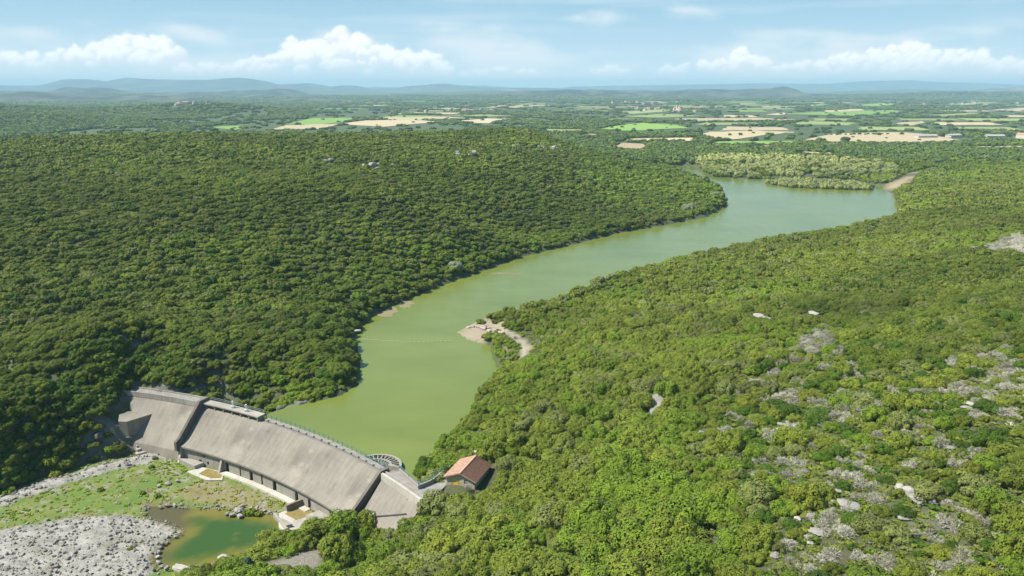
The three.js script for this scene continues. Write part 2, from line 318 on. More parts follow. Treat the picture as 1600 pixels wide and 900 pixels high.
// river bed below the dam: bare limestone, gravel bar, grass, algae
const STONE_STRIP = [[-136, -166], [-131, -176], [-124, -185], [-115, -193], [-106, -199.5], [-101, -203], [-98, -198], [-104, -194], [-112, -188], [-120, -181], [-127, -172], [-132, -162]];
const GRAVEL_BAR = [[-121, -161.5], [-112, -166], [-98, -168], [-84, -165.5], [-75, -162], [-79, -156], [-80, -149], [-76, -145], [-84, -138], [-110, -134], [-125, -148]];
const DRY_GRASS = [[-82, -189], [-70, -183.5], [-56, -173], [-60, -170], [-70, -169.5], [-80, -173], [-88, -178]];
const POOL = [[-91, -172.5], [-84, -172], [-74, -170.5], [-64, -170], [-57, -167.5], [-53, -163.5], [-54, -158], [-58, -153.4], [-66, -149.2], [-74, -146.8], [-79, -149], [-79.5, -155], [-77, -161], [-82, -164.5], [-89, -168]];
function bedColor(x, z) {
  const n = fbm(x / 7, z / 7, 4), m = fbm(x / 2.2 + 9, z / 2.2, 3, 2.2);
  let c = mix3([0.125, 0.205, 0.028], [0.22, 0.235, 0.055], clamp(0.45 + n * 1.7 + m * 0.7, 0, 1));              // grass
  c = mix3(c, [0.27, 0.225, 0.10], 0.85 * smoothstep(-signedDist(x, z, DRY_GRASS) + n * 5 + m * 2, -0.5, 3));     // dry grass by the dam
  c = mix3(c, [0.30, 0.285, 0.235], smoothstep(m + n * 0.6, 0.14, 0.26) * 0.85); c = mix3(c, [0.2, 0.15, 0.06], smoothstep(fbm(x / 4 + 70, z / 4, 3), 0.16, 0.34) * 0.7);                                    // stones in the grass
  const rock = mix3([0.27, 0.262, 0.225], [0.43, 0.41, 0.36], clamp(0.55 + m * 2.4, 0, 1));
  c = mix3(c, rock, smoothstep(-signedDist(x, z, STONE_STRIP) + n * 4 + m, -0.6, 1));
  const bar = smoothstep(-signedDist(x, z, GRAVEL_BAR) + n * 5 + m * 1.5, -0.6, 1.2);
  c = mix3(c, mix3(rock, [0.17, 0.18, 0.08], smoothstep(n + m * 0.5, 0.16, 0.4) * 0.8), bar);
  const dp = signedDist(x, z, POOL); if (dp < 3) c = mix3([0.17, 0.145, 0.035], c, smoothstep(dp + m * 2, -0.5, 2.4));
  return c;
}
{
  const xs = [], zs = []; for (let x = -152; x <= -40; x += 0.6) xs.push(x); for (let z = -208; z <= -116; z += 0.6) zs.push(z);
  const bed = heightSheet('riverbed', xs, zs, (x, z) => {
    const d = signedDist(x, z, BED); if (d > 1.4) return NaN;
    const dp = signedDist(x, z, POOL), rocky = Math.max(smoothstep(-signedDist(x, z, GRAVEL_BAR), -1, 2), smoothstep(-signedDist(x, z, STONE_STRIP), -1, 2));
    const step = Math.floor((fbm(x / 5, z / 5, 3) + 1) * 9) / 9 - 1;
    return -10.95 + 0.25 * fbm(x / 8, z / 8, 3) + rocky * (0.5 + step * 0.55 + 0.1 * Math.abs(noise(x / 1.1, z / 1.1))) - smoothstep(-dp, -1.2, 2) * 0.9;
  }, bedColor, 5, vcol({ bumpMap: fineBump, bumpScale: 0.12 }));
  tag(bed, 'pale limestone and grassy river bed at the foot of the dam', null, null, 'structure');
}

// ------------------------------------------------------------------ water
const flatShape = (P, y, grow = 0) => {
  const n = P.length, area = P.reduce((s, p, i) => s + p[0] * P[(i + 1) % n][1] - P[(i + 1) % n][0] * p[1], 0), sg = area > 0 ? 1 : -1;
  const Q = P.map((p, i) => { const a = P[(i + n - 1) % n], b = P[(i + 1) % n], dx = b[0] - a[0], dz = b[1] - a[1], l = Math.hypot(dx, dz); return new THREE.Vector2(p[0] + sg * dz / l * grow, -(p[1] - sg * dx / l * grow)); });
  const g = new THREE.ShapeGeometry(new THREE.Shape(Q)); g.rotateX(-Math.PI / 2); g.translate(0, y, 0);
  const uv = g.attributes.uv; for (let i = 0; i < uv.count; i++) uv.setXY(i, g.attributes.position.getX(i) / 10, g.attributes.position.getZ(i) / 10);
  return g;
};
const rippleTex = noiseTexture(512, (u, v) => 0.5 + 0.5 * wrapFbm(u, v, 18, 5, 8.1));
const waterColor = noiseTexture(512, (u, v) => { const n = wrapFbm(u, v, 4, 5, 5.5); return [0.87 + n * 0.4, 0.87 + n * 0.34, 0.84 + n * 0.5]; });
waterColor.repeat.set(1 / 14, 1 / 9);
const windTex = noiseTexture(256, (u, v) => 0.62 + 1.1 * wrapFbm(u, v, 3, 5, 7.9)); windTex.repeat.set(1 / 11, 1 / 16);
const lake = put('lake', flatShape(LAKE, 0, 3), new THREE.MeshPhysicalMaterial({ color: new THREE.Color().setRGB(0.155, 0.194, 0.039), map: waterColor, roughness: 0.2, ior: 1.33, bumpMap: rippleTex, bumpScale: 0.09, roughnessMap: windTex }));
tag(lake, 'opaque green water of the long winding reservoir behind the dam', null, null, 'structure');
{
  const xs = [], zs = []; for (let x = -93; x <= -51; x += 0.7) xs.push(x); for (let z = -174; z <= -145; z += 0.7) zs.push(z);
  const pool = heightSheet('pool', xs, zs, (x, z) => (signedDist(x, z, POOL) > 1.6 ? NaN : -11.12), (x, z) => {
    const d = -signedDist(x, z, POOL), n = fbm(x / 5, z / 5, 4), m = fbm(x / 1.6, z / 1.6, 3);
    let c = mix3([0.15, 0.135, 0.02], [0.036, 0.078, 0.013], smoothstep(d + n * 3.5 + m, 0.2, 5));
    c = mix3(c, [0.085, 0.075, 0.03], smoothstep(-x - 72 + n * 6, 2, 9)); return mix3(c, [0.10, 0.11, 0.015], smoothstep(n + m * 0.7, 0.2, 0.4) * 0.6);
  }, 6, new THREE.MeshPhysicalMaterial({ vertexColors: true, roughness: 0.08, ior: 1.33, bumpMap: rippleTex, bumpScale: 0.012 }));
  tag(pool, 'dark green pool with yellow algae edges in the river bed below the dam', null, null, 'structure');
}

// ------------------------------------------------------------------ fields on the plain
{
  const looks = { straw: [[0.47, 0.385, 0.225], 'wheat_field', 'pale straw coloured stubble field'], green: [[0.19, 0.32, 0.05], 'green_field', 'bright green crop field'], dull: [[0.25, 0.3, 0.09], 'green_field', 'dull green vineyard field'], dirt: [[0.33, 0.25, 0.15], 'bare_field', 'patch of bare brown earth'] };
  const rows = noiseTexture(256, (u, v) => 0.86 + 0.09 * Math.sin(v * Math.PI * 2 * 24) + 0.35 * wrapFbm(u, v, 7, 5, 2.9)); rows.repeat.set(0.12, 0.12);
  const r = rng(5);
  FIELDS.forEach(([kind, P], i) => {
    const Q = []; P.forEach((p, k) => { const b = P[(k + 1) % P.length]; for (let s = 0; s < 4; s++) Q.push([lerp(p[0], b[0], s / 4) + (r() - 0.5) * 9, lerp(p[1], b[1], s / 4) + (r() - 0.5) * 22]); });
    const [c, name, label] = looks[kind], t = 0.85 + 0.3 * r();
    const m = put(name, flatShape(Q, PLAIN + 0.8 + i * 0.004), std(c.map((v) => v * t), 0.97, { map: rows }));
    const [cx, cz] = P[0], side = cx < 0 ? 'beyond the wooded ridge of the hill' : cz > -1700 ? 'behind the lake' : 'on the far plain';
    tag(m, `${label} ${side} among the woods`, null, null, 'structure');
  });
}

// ------------------------------------------------------------------ ranges on the horizon, each a solid ridge at its own distance
function range(name, label, D0, half, profile0, color, seed, rough, near = 1) { // near: brings the range closer at the same apparent size
  const D = D0 * near, profile = profile0.map(([x, h]) => [x * near, CAM_Y + (h - CAM_Y) * near]);
  const x0 = -D * 1.15, x1 = D * 1.15, st = D / 170, xs = [], zs = []; for (let x = x0; x <= x1; x += st) xs.push(x); for (let k = -14; k <= 14; k++) zs.push(-D + (k / 14) * half);
  const top = (x) => {
    if (x <= profile[0][0] || x >= profile[profile.length - 1][0]) { const e = x <= profile[0][0] ? profile[0] : profile[profile.length - 1], far = Math.abs(x - e[0]); return e[1] + fbm(x / (D * 0.11) + seed, seed, 4) * rough * 3 * smoothstep(far, 0, D * 0.2); }
    let k = 0; while (profile[k + 1][0] < x) k++; const t = (x - profile[k][0]) / (profile[k + 1][0] - profile[k][0]); return lerp(profile[k][1], profile[k + 1][1], t * t * (3 - 2 * t));
  };
  const m = heightSheet(name, xs, zs, (x, z) => {
    const q = (z + D) / half, spur = fbm(x / (D * 0.035) + seed, z / (D * 0.05), 5, seed);
    const f = q < 0 ? 1 - q * q : Math.pow(1 - q, 1.25 + spur * 0.9);
    return -40 + (top(x) + 40 + fbm(x / (D * 0.014), seed, 3) * rough * (1 - Math.abs(q) * 0.5)) * clamp(f, 0, 1) + spur * rough * 3.2 * q * (1 - q) * (q > 0 ? 4 : 0);
  }, (x, z, h, s) => mix3(color.map((v) => v * 0.6), [0.2, 0.2, 0.13], clamp(0.2 + fbm(x / (D * 0.02), z / (D * 0.02), 4) * 2, 0, 0.7)), 400, vcol());
  tag(m, label, null, null, 'structure');
}
range('mountain_range', 'tallest blue mountain range along the skyline on the left', 22000, 2400, [[-14140, 176], [-13270, 107], [-13000, 141], [-12350, 329], [-11820, 338], [-11390, 261], [-10580, 372], [-9700, 329], [-8650, 312], [-7490, 372], [-7060, 312], [-6630, 193], [-5650, 227], [-5040, 141], [-4600, 176], [-3720, 56], [-2650, 158], [-1850, 227], [-1240, 141], [-350, 73], [890, 30]], [0.05, 0.07, 0.04], 3.3, 18, 0.7);
range('mountain_range', 'long low pale blue mountain range on the skyline behind the plain', 27000, 2400, [[-4000, 20], [0, 29], [1400, 70], [2170, 155], [4340, 195], [6510, 225], [8670, 258], [10400, 236], [12450, 340], [13430, 360], [14420, 298], [15170, 278], [17350, 215], [19500, 258]], [0.05, 0.07, 0.045], 8.1, 16, 0.8);
range('hills', 'dark blue wooded hills in front of the tallest mountains', 9500, 1300, [[-6400, 60], [-5970, 58], [-5510, 45], [-5310, 102], [-5200, 86], [-5000, 98], [-4820, 50], [-4200, 38], [-3600, 53], [-3060, 75], [-2750, 90], [-2530, 28], [-1840, 4], [-1220, 28], [-760, 2], [0, -8]], [0.045, 0.065, 0.03], 5.7, 13, 0.84);
range('hills', 'nearest dark wooded hill line on the left below the mountains', 6200, 900, [[-4300, 20], [-4000, 42], [-3790, 68], [-3650, 52], [-3450, 28], [-3150, 28], [-2850, 36], [-2500, 20], [-2000, -6], [-1600, 15], [-1000, -10]], [0.045, 0.066, 0.03], 1.9, 9, 0.86);
range('hills', 'dark wooded hill line with a small rocky knoll behind the fields', 7600, 1000, [[-1450, 4], [-1110, 20], [-620, 32], [-250, 43], [120, 66], [610, 78], [980, 72], [1470, 66], [1830, 84], [2140, 78], [2320, 86], [2510, 92], [2620, 108], [2690, 86], [2810, 42], [3250, 20], [3800, 26], [4280, 55], [4770, 60], [5270, 42]], [0.045, 0.066, 0.03], 6.4, 10);

// ------------------------------------------------------------------ the dam
const concreteTex = noiseTexture(1024, (u, v) => { // formwork lifts, run-off streaks, blotches
  const edge = Math.min(1, Math.min(u, 1 - u) * 12), streak = fbm(u * 26, v * 2.2, 3, 2.2) * edge, fine = fbm(u * 70, v * 9, 2, 4.2) * edge, blot = wrapFbm(u, v, 5, 5, 9.4), big = wrapFbm(u, v, 2, 3, 1.9);
  const lift = Math.abs(((v * 9 + 0.02 * noise(u * 30, 3)) % 1) - 0.5) < 0.02 ? -0.07 : 0, lime = smoothstep(wrapFbm(u, v, 11, 4, 7.4), 0.16, 0.34) * 0.16;
  const k = 0.84 + 0.22 * streak + 0.14 * fine + 0.5 * blot + 0.4 * big + lift * 1.5 + lime - 0.3 * smoothstep(wrapFbm(u, v, 8, 4, 3.3), 0.2, 0.45); return [k, k * 0.99, k * (0.965 - 0.05 * big)];
});
const concrete = std([0.262, 0.238, 0.198], 0.93, { map: concreteTex, bumpMap: fineBump, bumpScale: 0.03 });
const concreteLight = std([0.35, 0.328, 0.28], 0.92, { map: concreteTex });
const concreteWhite = std([0.50, 0.475, 0.41], 0.92, { map: concreteTex });
const concreteDark = std([0.15, 0.135, 0.115], 0.95, { map: concreteTex });
const deckMat = std([0.30, 0.285, 0.26], 0.95, { map: soilTex });
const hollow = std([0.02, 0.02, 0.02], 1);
const teal = std([0.12, 0.22, 0.19], 0.55, { metalness: 0.3 });
const steel = std([0.30, 0.31, 0.31], 0.5, { metalness: 0.5 });
const white = std([0.66, 0.67, 0.66], 0.6);
function loft(profile, d0, d1, step = 0.6, scale = 24) { // closed section [n, y] swept along the curve of the dam
  const pos = [], uv = [], idx = [], k = Math.max(1, Math.round((d1 - d0) / step)), n = profile.length;
  let run = 0;
  for (let p = 0; p < n; p++) { // every face of the section has its own vertices, so edges stay sharp
    const a = profile[p], b = profile[(p + 1) % n], len = Math.hypot(b[0] - a[0], b[1] - a[1]), v0 = pos.length / 3;
    for (let i = 0; i <= k; i++) { const d = lerp(d0, d1, i / k); for (const [q, r] of [[a, run], [b, run + len]]) { const w = damAt(d, q[0], q[1]); pos.push(w.x, w.y, w.z); uv.push((d * 3.19) / scale, r / scale); } }
    for (let i = 0; i < k; i++) { const o = v0 + i * 2; idx.push(o, o + 2, o + 1, o + 1, o + 2, o + 3); }
    run += len;
  }
  const flat = THREE.ShapeUtils.triangulateShape(profile.map((q) => new THREE.Vector2(q[0], q[1])), []);
  for (const [d, flip] of [[d0, false], [d1, true]]) { const v0 = pos.length / 3; for (const q of profile) { const w = damAt(d, q[0], q[1]); pos.push(w.x, w.y, w.z); uv.push(q[0] / scale, q[1] / scale); } for (const t of flat) idx.push(v0 + t[0], v0 + t[flip ? 2 : 1], v0 + t[flip ? 1 : 2]); }
  const g = new THREE.BufferGeometry(); g.setAttribute('position', new THREE.Float32BufferAttribute(pos, 3)); g.setAttribute('uv', new THREE.Float32BufferAttribute(uv, 2)); g.setIndex(idx);
  const out = g.toNonIndexed(); out.computeVertexNormals(); return out;
}
const box = (w, h, d, x = 0, y = 0, z = 0) => { const g = new THREE.BoxGeometry(w, h, d).toNonIndexed(); g.translate(x, y, z); return g; };
function prism(P, y0, y1) { // an upright block on an outline [x, z]
  const s = new THREE.Shape(P.map((p) => new THREE.Vector2(p[0], -p[1]))), g = new THREE.ExtrudeGeometry(s, { depth: y1 - y0, bevelEnabled: true, bevelSize: 0.05, bevelThickness: 0.05, bevelSegments: 1 });
  g.rotateX(-Math.PI / 2); g.translate(0, y0, 0); const uv = g.attributes.uv; for (let i = 0; i < uv.count; i++) uv.setXY(i, uv.getX(i) / 24, uv.getY(i) / 24); return g;
}
function beam(a, b, w, h = w) { // a straight bar between two points
  const d = new THREE.Vector3().subVectors(b, a), g = new THREE.BoxGeometry(w, h, d.length()).toNonIndexed(), m = new THREE.Matrix4().lookAt(a, b, new THREE.Vector3(0, 1, 0)); m.setPosition(new THREE.Vector3().addVectors(a, b).multiplyScalar(0.5)); g.applyMatrix4(m); return g;
}
const V = (x, y, z) => new THREE.Vector3(x, y, z);
const wallAlong = (pts, y0, y1, w) => mergeGeometries(pts.slice(1).map((p, i) => { const a = pts[i], l = Math.hypot(p[0] - a[0], p[1] - a[1]), g = new THREE.BoxGeometry(l + w * 0.9, y1 - y0, w); g.rotateY(-Math.atan2(p[1] - a[1], p[0] - a[0])); g.translate((a[0] + p[0]) / 2, (y0 + y1) / 2, (a[1] + p[1]) / 2); return g; }));
{
  const dam = tag(base('concrete_dam'), 'long curved grey concrete dam with sloping spillway across the valley', 'dam');
  put('spillway_face', loft([[-1.5, -13], [-1.5, 0.7], [-1.0, 1.05], [-0.3, 1.15], [0.5, 0.95], [1.4, 0.3], [3.2, -1.25], [6.3, -4.1], [7.3, -4.95], [8.3, -5.6], [9.2, -6.0], [10.3, -6.3], [10.3, -6.75], [9.9, -7.0], [8.2, -7.2], [7.6, -13]], 23.6, 45.7), concrete, dam);
  put('left_abutment_face', loft([[-3.3, -13], [-3.3, 2.2], [0.35, 2.2], [0.35, 1.0], [3.2, -1.7], [8.2, -6.6], [9.8, -8.4], [10.6, -11.6], [10.6, -13]], 14.0, 23.35), concrete, dam);
  put('right_abutment_face', loft([[-3.6, -13], [-3.6, 2.0], [0.4, 2.0], [0.4, 1.2], [1.2, 0.4], [9.6, -8.4], [10.4, -13]], 46.15, 51.2), concrete, dam);
  // guide walls on both sides of the spillway, standing proud of its face
  put('guide_wall', loft([[-2.4, -6], [-2.4, 3.5], [1.2, 3.5], [2.1, 2.5], [7.6, -2.5], [8.6, -3.4], [9.5, -4.2], [11.0, -5.0], [11.0, -7.6], [9, -9]], 23.34, 23.62), concreteDark, dam);
  put('guide_wall', loft([[-1.6, -6], [-1.6, 2.6], [0.6, 2.6], [1.4, 1.9], [7.4, -3.5], [8.4, -4.3], [9.4, -4.95], [11.2, -5.4], [11.2, -8.2], [9, -11]], 45.68, 45.98), concreteDark, dam);
  // parapet and walkway of the left part
  put('parapet', loft([[0.352, 1.2], [0.352, 2.75], [0.1, 2.75], [0.1, 1.2]], 14.1, 23.3), concreteLight, dam);
  put('parapet', loft([[-3.0, 2.0], [-3.0, 2.7], [-3.25, 2.7], [-3.25, 2.0]], 14.1, 23.3), concreteLight, dam);
  put('walkway', loft([[0.09, 2.1], [0.09, 2.26], [-2.99, 2.26], [-2.99, 2.1]], 14.1, 23.3), deckMat, dam);
  put('platform', loft([[-3.4, 0], [-3.4, 1.9], [-4.8, 1.9], [-4.8, 0]], 14.2, 18.4), deckMat, dam);
  for (let i = 0; i < 7; i++) put('parapet_joint', loft([[0.36, 1.25], [0.36, 2.7], [0.33, 2.7], [0.33, 1.25]], 14.9 + i * 1.3, 14.94 + i * 1.3), concreteDark, dam);
  // block against the face at the left end
  const block = put('side_block', prism([[-112.3, -203.2], [-109.8, -203.0], [-104.6, -209.0], [-109.5, -213.0], [-114.9, -209.2]], -11, -2), concrete, dam);
  block.userData.label = 'square concrete block built against the left end of the dam';
  // bridge over the spillway crest with its pillars, railings and winding gear
  const bridge = put('gate_bridge', loft([[-2.3, 2.28], [-2.3, 2.62], [0.4, 2.62], [0.4, 2.28]], 23.66, 30.3), concreteLight, dam);
  for (let i = 0; i < 7; i++) put('bridge_pillar', loft([[-2.0, 0.3], [-2.0, 2.27], [0.2, 2.27], [0.2, 0.3]], 23.9 + i * 1.03, 24.02 + i * 1.03), concrete, bridge);
  for (const d of [26.9, 28.5]) { const p = damAt(d, -0.9, 2.62); put('winding_gear', mergeGeometries([box(0.9, 0.5, 0.7, p.x, 3.0, p.z), box(0.35, 1.5, 0.35, p.x, 3.9, p.z), box(0.9, 0.16, 0.16, p.x, 4.3, p.z)]), white, bridge); }
  const railing = (line, h, mat, parent) => { // posts and two rails along a line of points
    const parts = []; line.forEach((p, i) => { parts.push(box(0.09, h, 0.09, p.x, p.y + h / 2, p.z)); if (i) for (const k of [h, h * 0.55]) parts.push(beam(line[i - 1].clone().setY(line[i - 1].y + k), p.clone().setY(p.y + k), 0.09)); });
    return put('railing', mergeGeometries(parts), mat, parent);
  };
  const arc = (d0, d1, n, y, k) => Array.from({ length: k + 1 }, (_, i) => damAt(lerp(d0, d1, i / k), n, y));
  railing(arc(23.8, 30.2, -2.22, 2.62, 11), 1.0, steel, dam);
  // narrow maintenance path behind the spillway crest
  put('crest_path', loft([[-2.6, 0.6], [-2.6, 1.35], [-1.2, 1.35], [-1.2, 0.6]], 30.35, 45.6), deckMat, dam);
  railing(arc(30.4, 45.6, -2.5, 1.35, 26), 1.1, teal, dam);
  for (let i = 0; i < 16; i++) { const p = damAt(31 + i * 0.94, -1.25, 1.3); put('lamp_bracket', box(0.35, 0.3, 0.35, p.x, 1.45, p.z), concreteDark, dam); }
  // wall under the lip of the spillway, in flat bays with dark openings
  const openings = { 3: [[0.0, 1.5, 'arch']], 4: [[0.6, 0.6, 'slit']], 5: [[0.25, 1.3, 'arch']], 6: [[-0.1, 0.7, 'slit']], 7: [[0.3, 1.5, 'arch']], 9: [[0, 1.3, 'arch']], 10: [[0.6, 1.2, 'arch']], 12: [[0.2, 0.8, 'slit']] };
  const bays = 14, d0 = 24.0, dw = (45.4 - d0) / bays;
  for (let i = 0; i < bays; i++) {
    const a = damAt(d0 + i * dw, 9.1), b = damAt(d0 + (i + 1) * dw, 9.1), L = a.distanceTo(b), s = new THREE.Shape([new THREE.Vector2(-L / 2, -11.6), new THREE.Vector2(L / 2, -11.6), new THREE.Vector2(L / 2, -6.95), new THREE.Vector2(-L / 2, -6.95)]);
    const holes = i === 1 ? [[-1.0, 1.1, 'pipe'], [2.0, 1.1, 'pipe'], [0.5, 0.9, 'hatch']] : openings[i] ?? [];
    for (const [x, w, kind] of holes) {
      const h = new THREE.Path();
      if (kind === 'pipe') h.absarc(x, -9.75, 0.55, 0, Math.PI * 2, true);
      else if (kind === 'hatch') { h.moveTo(x - 0.7, -8.1); h.lineTo(x + 0.7, -8.1); h.lineTo(x + 0.7, -7.7); h.lineTo(x - 0.7, -7.7); h.closePath(); }
      else if (kind === 'slit') { h.moveTo(x - w / 2, -10.4); h.lineTo(x + w / 2, -10.4); h.lineTo(x + w / 2, -7.3); h.lineTo(x - w / 2, -7.3); h.closePath(); }
      else { h.moveTo(x - w / 2, -10.6); h.lineTo(x + w / 2, -10.6); h.lineTo(x + w / 2, -8.4); h.absarc(x, -8.4, w / 2, 0, Math.PI, false); h.closePath(); }
      s.holes.push(h);
    }
    const g = new THREE.ExtrudeGeometry(s, { depth: 0.5, bevelEnabled: false, curveSegments: 8 }), uv = g.attributes.uv; for (let k = 0; k < uv.count; k++) uv.setXY(k, uv.getX(k) / 24 + i * 0.3, uv.getY(k) / 24);
    g.rotateY(-Math.atan2(b.z - a.z, b.x - a.x)); g.translate((a.x + b.x) / 2, 0, (a.z + b.z) / 2);
    const bay = put('toe_wall_bay', g, concreteLight, dam);
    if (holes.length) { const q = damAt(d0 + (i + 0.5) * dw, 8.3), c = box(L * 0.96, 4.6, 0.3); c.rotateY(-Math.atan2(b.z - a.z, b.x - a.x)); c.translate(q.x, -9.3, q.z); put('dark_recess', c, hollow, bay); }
  }
  for (const [d, mat] of [[23.62, concreteWhite], [28.7, concreteLight]]) put('buttress', loft([[9.0, -11.5], [9.0, -7.0], [9.9, -7.05], [11.6, -11.5]], d, d + 0.22), mat, dam);
  put('footing', loft([[9.7, -11.6], [9.7, -10.35], [11.3, -10.4], [11.4, -11.6]], 29.0, 40.4), concreteWhite, dam);
  // deck of the right end, its kerb, its parapets and the ramp up to the house
  const A = [-26.6, -165.6], B = [-21.2, -157.6], C = [-18.3, -160.4], D = [-14.7, -167.4];
  const e0 = damAt(46.05, 0.38), e1 = damAt(51.2, 0.38);
  put('deck', prism([[e0.x, e0.z], A, B, C, D, [-12.6, -166.2], [-15.4, -158.6], [-18.6, -151.6], [e1.x, e1.z]], 1.2, 2.05), deckMat, dam);
  put('kerb', loft([[0.42, 1.4], [0.42, 2.35], [0.95, 2.3], [1.0, 0.6]], 46.1, 51.1), concreteWhite, dam);
  put('kerb', loft([[-0.6, 2.06], [-0.6, 2.3], [-0.3, 2.3], [-0.3, 2.06]], 46.1, 51.0), concreteLight, dam);
  put('parapet_wall', wallAlong([A, B, C, D], 2.06, 3.0, 0.35), concreteLight, dam);
  put('end_wall', prism([[-29.6, -167.4], [-26.9, -166.0], [-26.6, -166.6], [-29.3, -168.0]], 0.5, 3.0), concreteLight, dam);
  railing([A, [(A[0] + B[0]) / 2, (A[1] + B[1]) / 2], B, C, [(C[0] + D[0]) / 2, (C[1] + D[1]) / 2], D].map((p) => V(p[0], 3.0, p[1])), 0.8, teal, dam);
  shade(dam);

  // round grating over the intake, on legs in the water behind the right end of the crest
  const RX = -33.0, RZ = -170.8, rack = tag(base('intake_grating', RX, 0, RZ), 'round concrete grating of radial beams over the water behind the dam crest', 'grating');
  const P = (a, r, y = 0.75) => V(Math.cos(a) * r, y, Math.sin(a) * r), free = (a, r) => damOf(RX + Math.cos(a) * r, RZ + Math.sin(a) * r)[1] < -1.55;
  for (const [name, r, w, h, n] of [['outer_ring', 5.8, 0.55, 0.8, 60], ['middle_ring', 3.5, 0.42, 0.6, 40], ['inner_ring', 1.3, 0.35, 0.6, 20]]) { const seg = []; for (let i = 0; i < n; i++) { const a = (i / n) * Math.PI * 2, b = ((i + 1.08) / n) * Math.PI * 2; if (free(a, r) && free(b, r)) seg.push(beam(P(a, r), P(b, r), w, h)); } put(name, mergeGeometries(seg), concreteLight, rack); }
  for (let i = 0; i < 30; i++) { const a = (i / 30) * Math.PI * 2; if (free(a, 5.8)) put('radial_beam', beam(P(a, free(a, 3.5) ? 3.6 : 4.6), P(a, 5.6), 0.24, 0.5), concreteLight, rack); }
  for (let i = 0; i < 22; i++) { const a = ((i + 0.5) / 22) * Math.PI * 2; if (free(a, 3.4) && free(a, 1.6)) put('radial_beam', beam(P(a, 1.4), P(a, 3.4), 0.22, 0.5), concreteLight, rack); }
  for (let i = 0; i < 10; i++) { const a = (i / 10 + 0.03) * Math.PI * 2; if (!free(a, 5.7)) continue; const g = new THREE.CylinderGeometry(0.28, 0.28, 3, 8); g.translate(Math.cos(a) * 5.75, -1.1, Math.sin(a) * 5.75); put('leg', g, concreteDark, rack); }
  shade(rack);

  // basins and loose concrete in the river bed
  const basinWater = new THREE.MeshPhysicalMaterial({ color: new THREE.Color().setRGB(0.30, 0.235, 0.085), roughness: 0.1, ior: 1.33, map: soilTex });
  const basin = tag(base('stilling_basin'), 'concrete basin of yellow water under the right end of the spillway', 'basin');
  put('basin_floor', prism([[-57, -168.6], [-50.4, -174.6], [-42.6, -164.2], [-46.5, -159.8], [-51, -158.8], [-55.2, -162.4]], -11.5, -10.62), concreteWhite, basin);
  put('basin_water', flatShape([[-55.6, -168.4], [-50.6, -173.4], [-47.6, -170.2], [-50, -166.8], [-52, -165.4]], -10.55), basinWater, basin);
  put('basin_wall', wallAlong([[-55.2, -169.6], [-50.6, -174.0]], -11, -8.9, 0.6), std([0.26, 0.20, 0.14], 0.95, { map: concreteTex }), basin);
  put('basin_wall', wallAlong([[-57.8, -167.8], [-53.2, -161.6]], -11.3, -10.2, 0.7), concreteLight, basin);
  put('basin_wedge', prism([[-55.2, -165.2], [-53.2, -161.9], [-52.0, -162.4]], -10.7, -9.8), concreteLight, basin);
  put('ramp_slab', prism([[-49.6, -165.7], [-46, -168.6], [-41.4, -163.6], [-44.9, -160.7]], -11, -9.4), concreteLight, basin);
  shade(basin);
  const basin2 = tag(base('stilling_basin'), 'small concrete basin of yellow water below two round outlets', 'basin');
  put('basin_floor', prism([[-88.2, -189.9], [-85, -192.4], [-78.2, -189.6], [-77, -185.4], [-81.2, -185.3]], -11.5, -10.72), concreteWhite, basin2);
  put('basin_water', flatShape([[-84.6, -188.6], [-83.4, -191.6], [-78.4, -189.2], [-77.6, -186.2], [-80.2, -186.1]], -10.66), basinWater, basin2);
  put('basin_wall', prism([[-92.9, -195.7], [-89, -195.3], [-84.9, -193.2], [-86.6, -191.2], [-90.2, -193.7]], -11.3, -9.7), concreteLight, basin2);
  shade(basin2);
  const r = rng(31);
  [['lowest long concrete slab stacked beside the dam and the river bed', -104.8, -201.6, -10.6, 5.2, 0.62], ['middle concrete slab of the stack beside the dam', -105.6, -203.0, -9.9, 4.6, 0.70], ['topmost pale concrete slab of the stack beside the dam', -106.2, -203.9, -9.2, 4.2, 0.66]].forEach(([label, x, z, y, l, a], i) => {
    const s = tag(put('concrete_slab', (() => { const g = box(l, 0.55, 1.7); g.rotateY(a); g.rotateZ((r() - 0.5) * 0.12); return g; })(), concreteLight), label, 'slab', 'concrete slabs stacked below the dam'); s.position.set(x, y, z);
  });
  // valve post and pipe on the right end of the face
  const valve = tag(base('valve_post'), 'slim dark valve post standing on the sloping right end of the dam', 'valve');
  put('post', beam(V(-23.6, -3.2, -156.4), V(-23.6, 0.4, -156.4), 0.22), std([0.06, 0.06, 0.06], 0.6), valve); put('hand_wheel', (() => { const g = new THREE.TorusGeometry(0.4, 0.07, 6, 16); g.rotateX(Math.PI / 2); g.translate(-23.6, 0.45, -156.4); return g; })(), steel, valve);
  for (const y of [-1.1, -2.2]) put('bracket', box(0.8, 0.15, 0.15, -23.6, y, -156.4), steel, valve);
  const q0 = damAt(50.4, 3.2, -1.3), q1 = damAt(47.4, 6.6, -4.9);
  put('pipe', beam(q0, q1, 0.16), std([0.1, 0.1, 0.1], 0.6), valve); put('valve_box', prism([[q1.x - 0.6, q1.z - 0.5], [q1.x + 0.6, q1.z - 0.5], [q1.x + 0.5, q1.z + 0.6], [q1.x - 0.6, q1.z + 0.5]], q1.y - 0.8, q1.y + 0.7), white, valve);
  shade(valve);
}

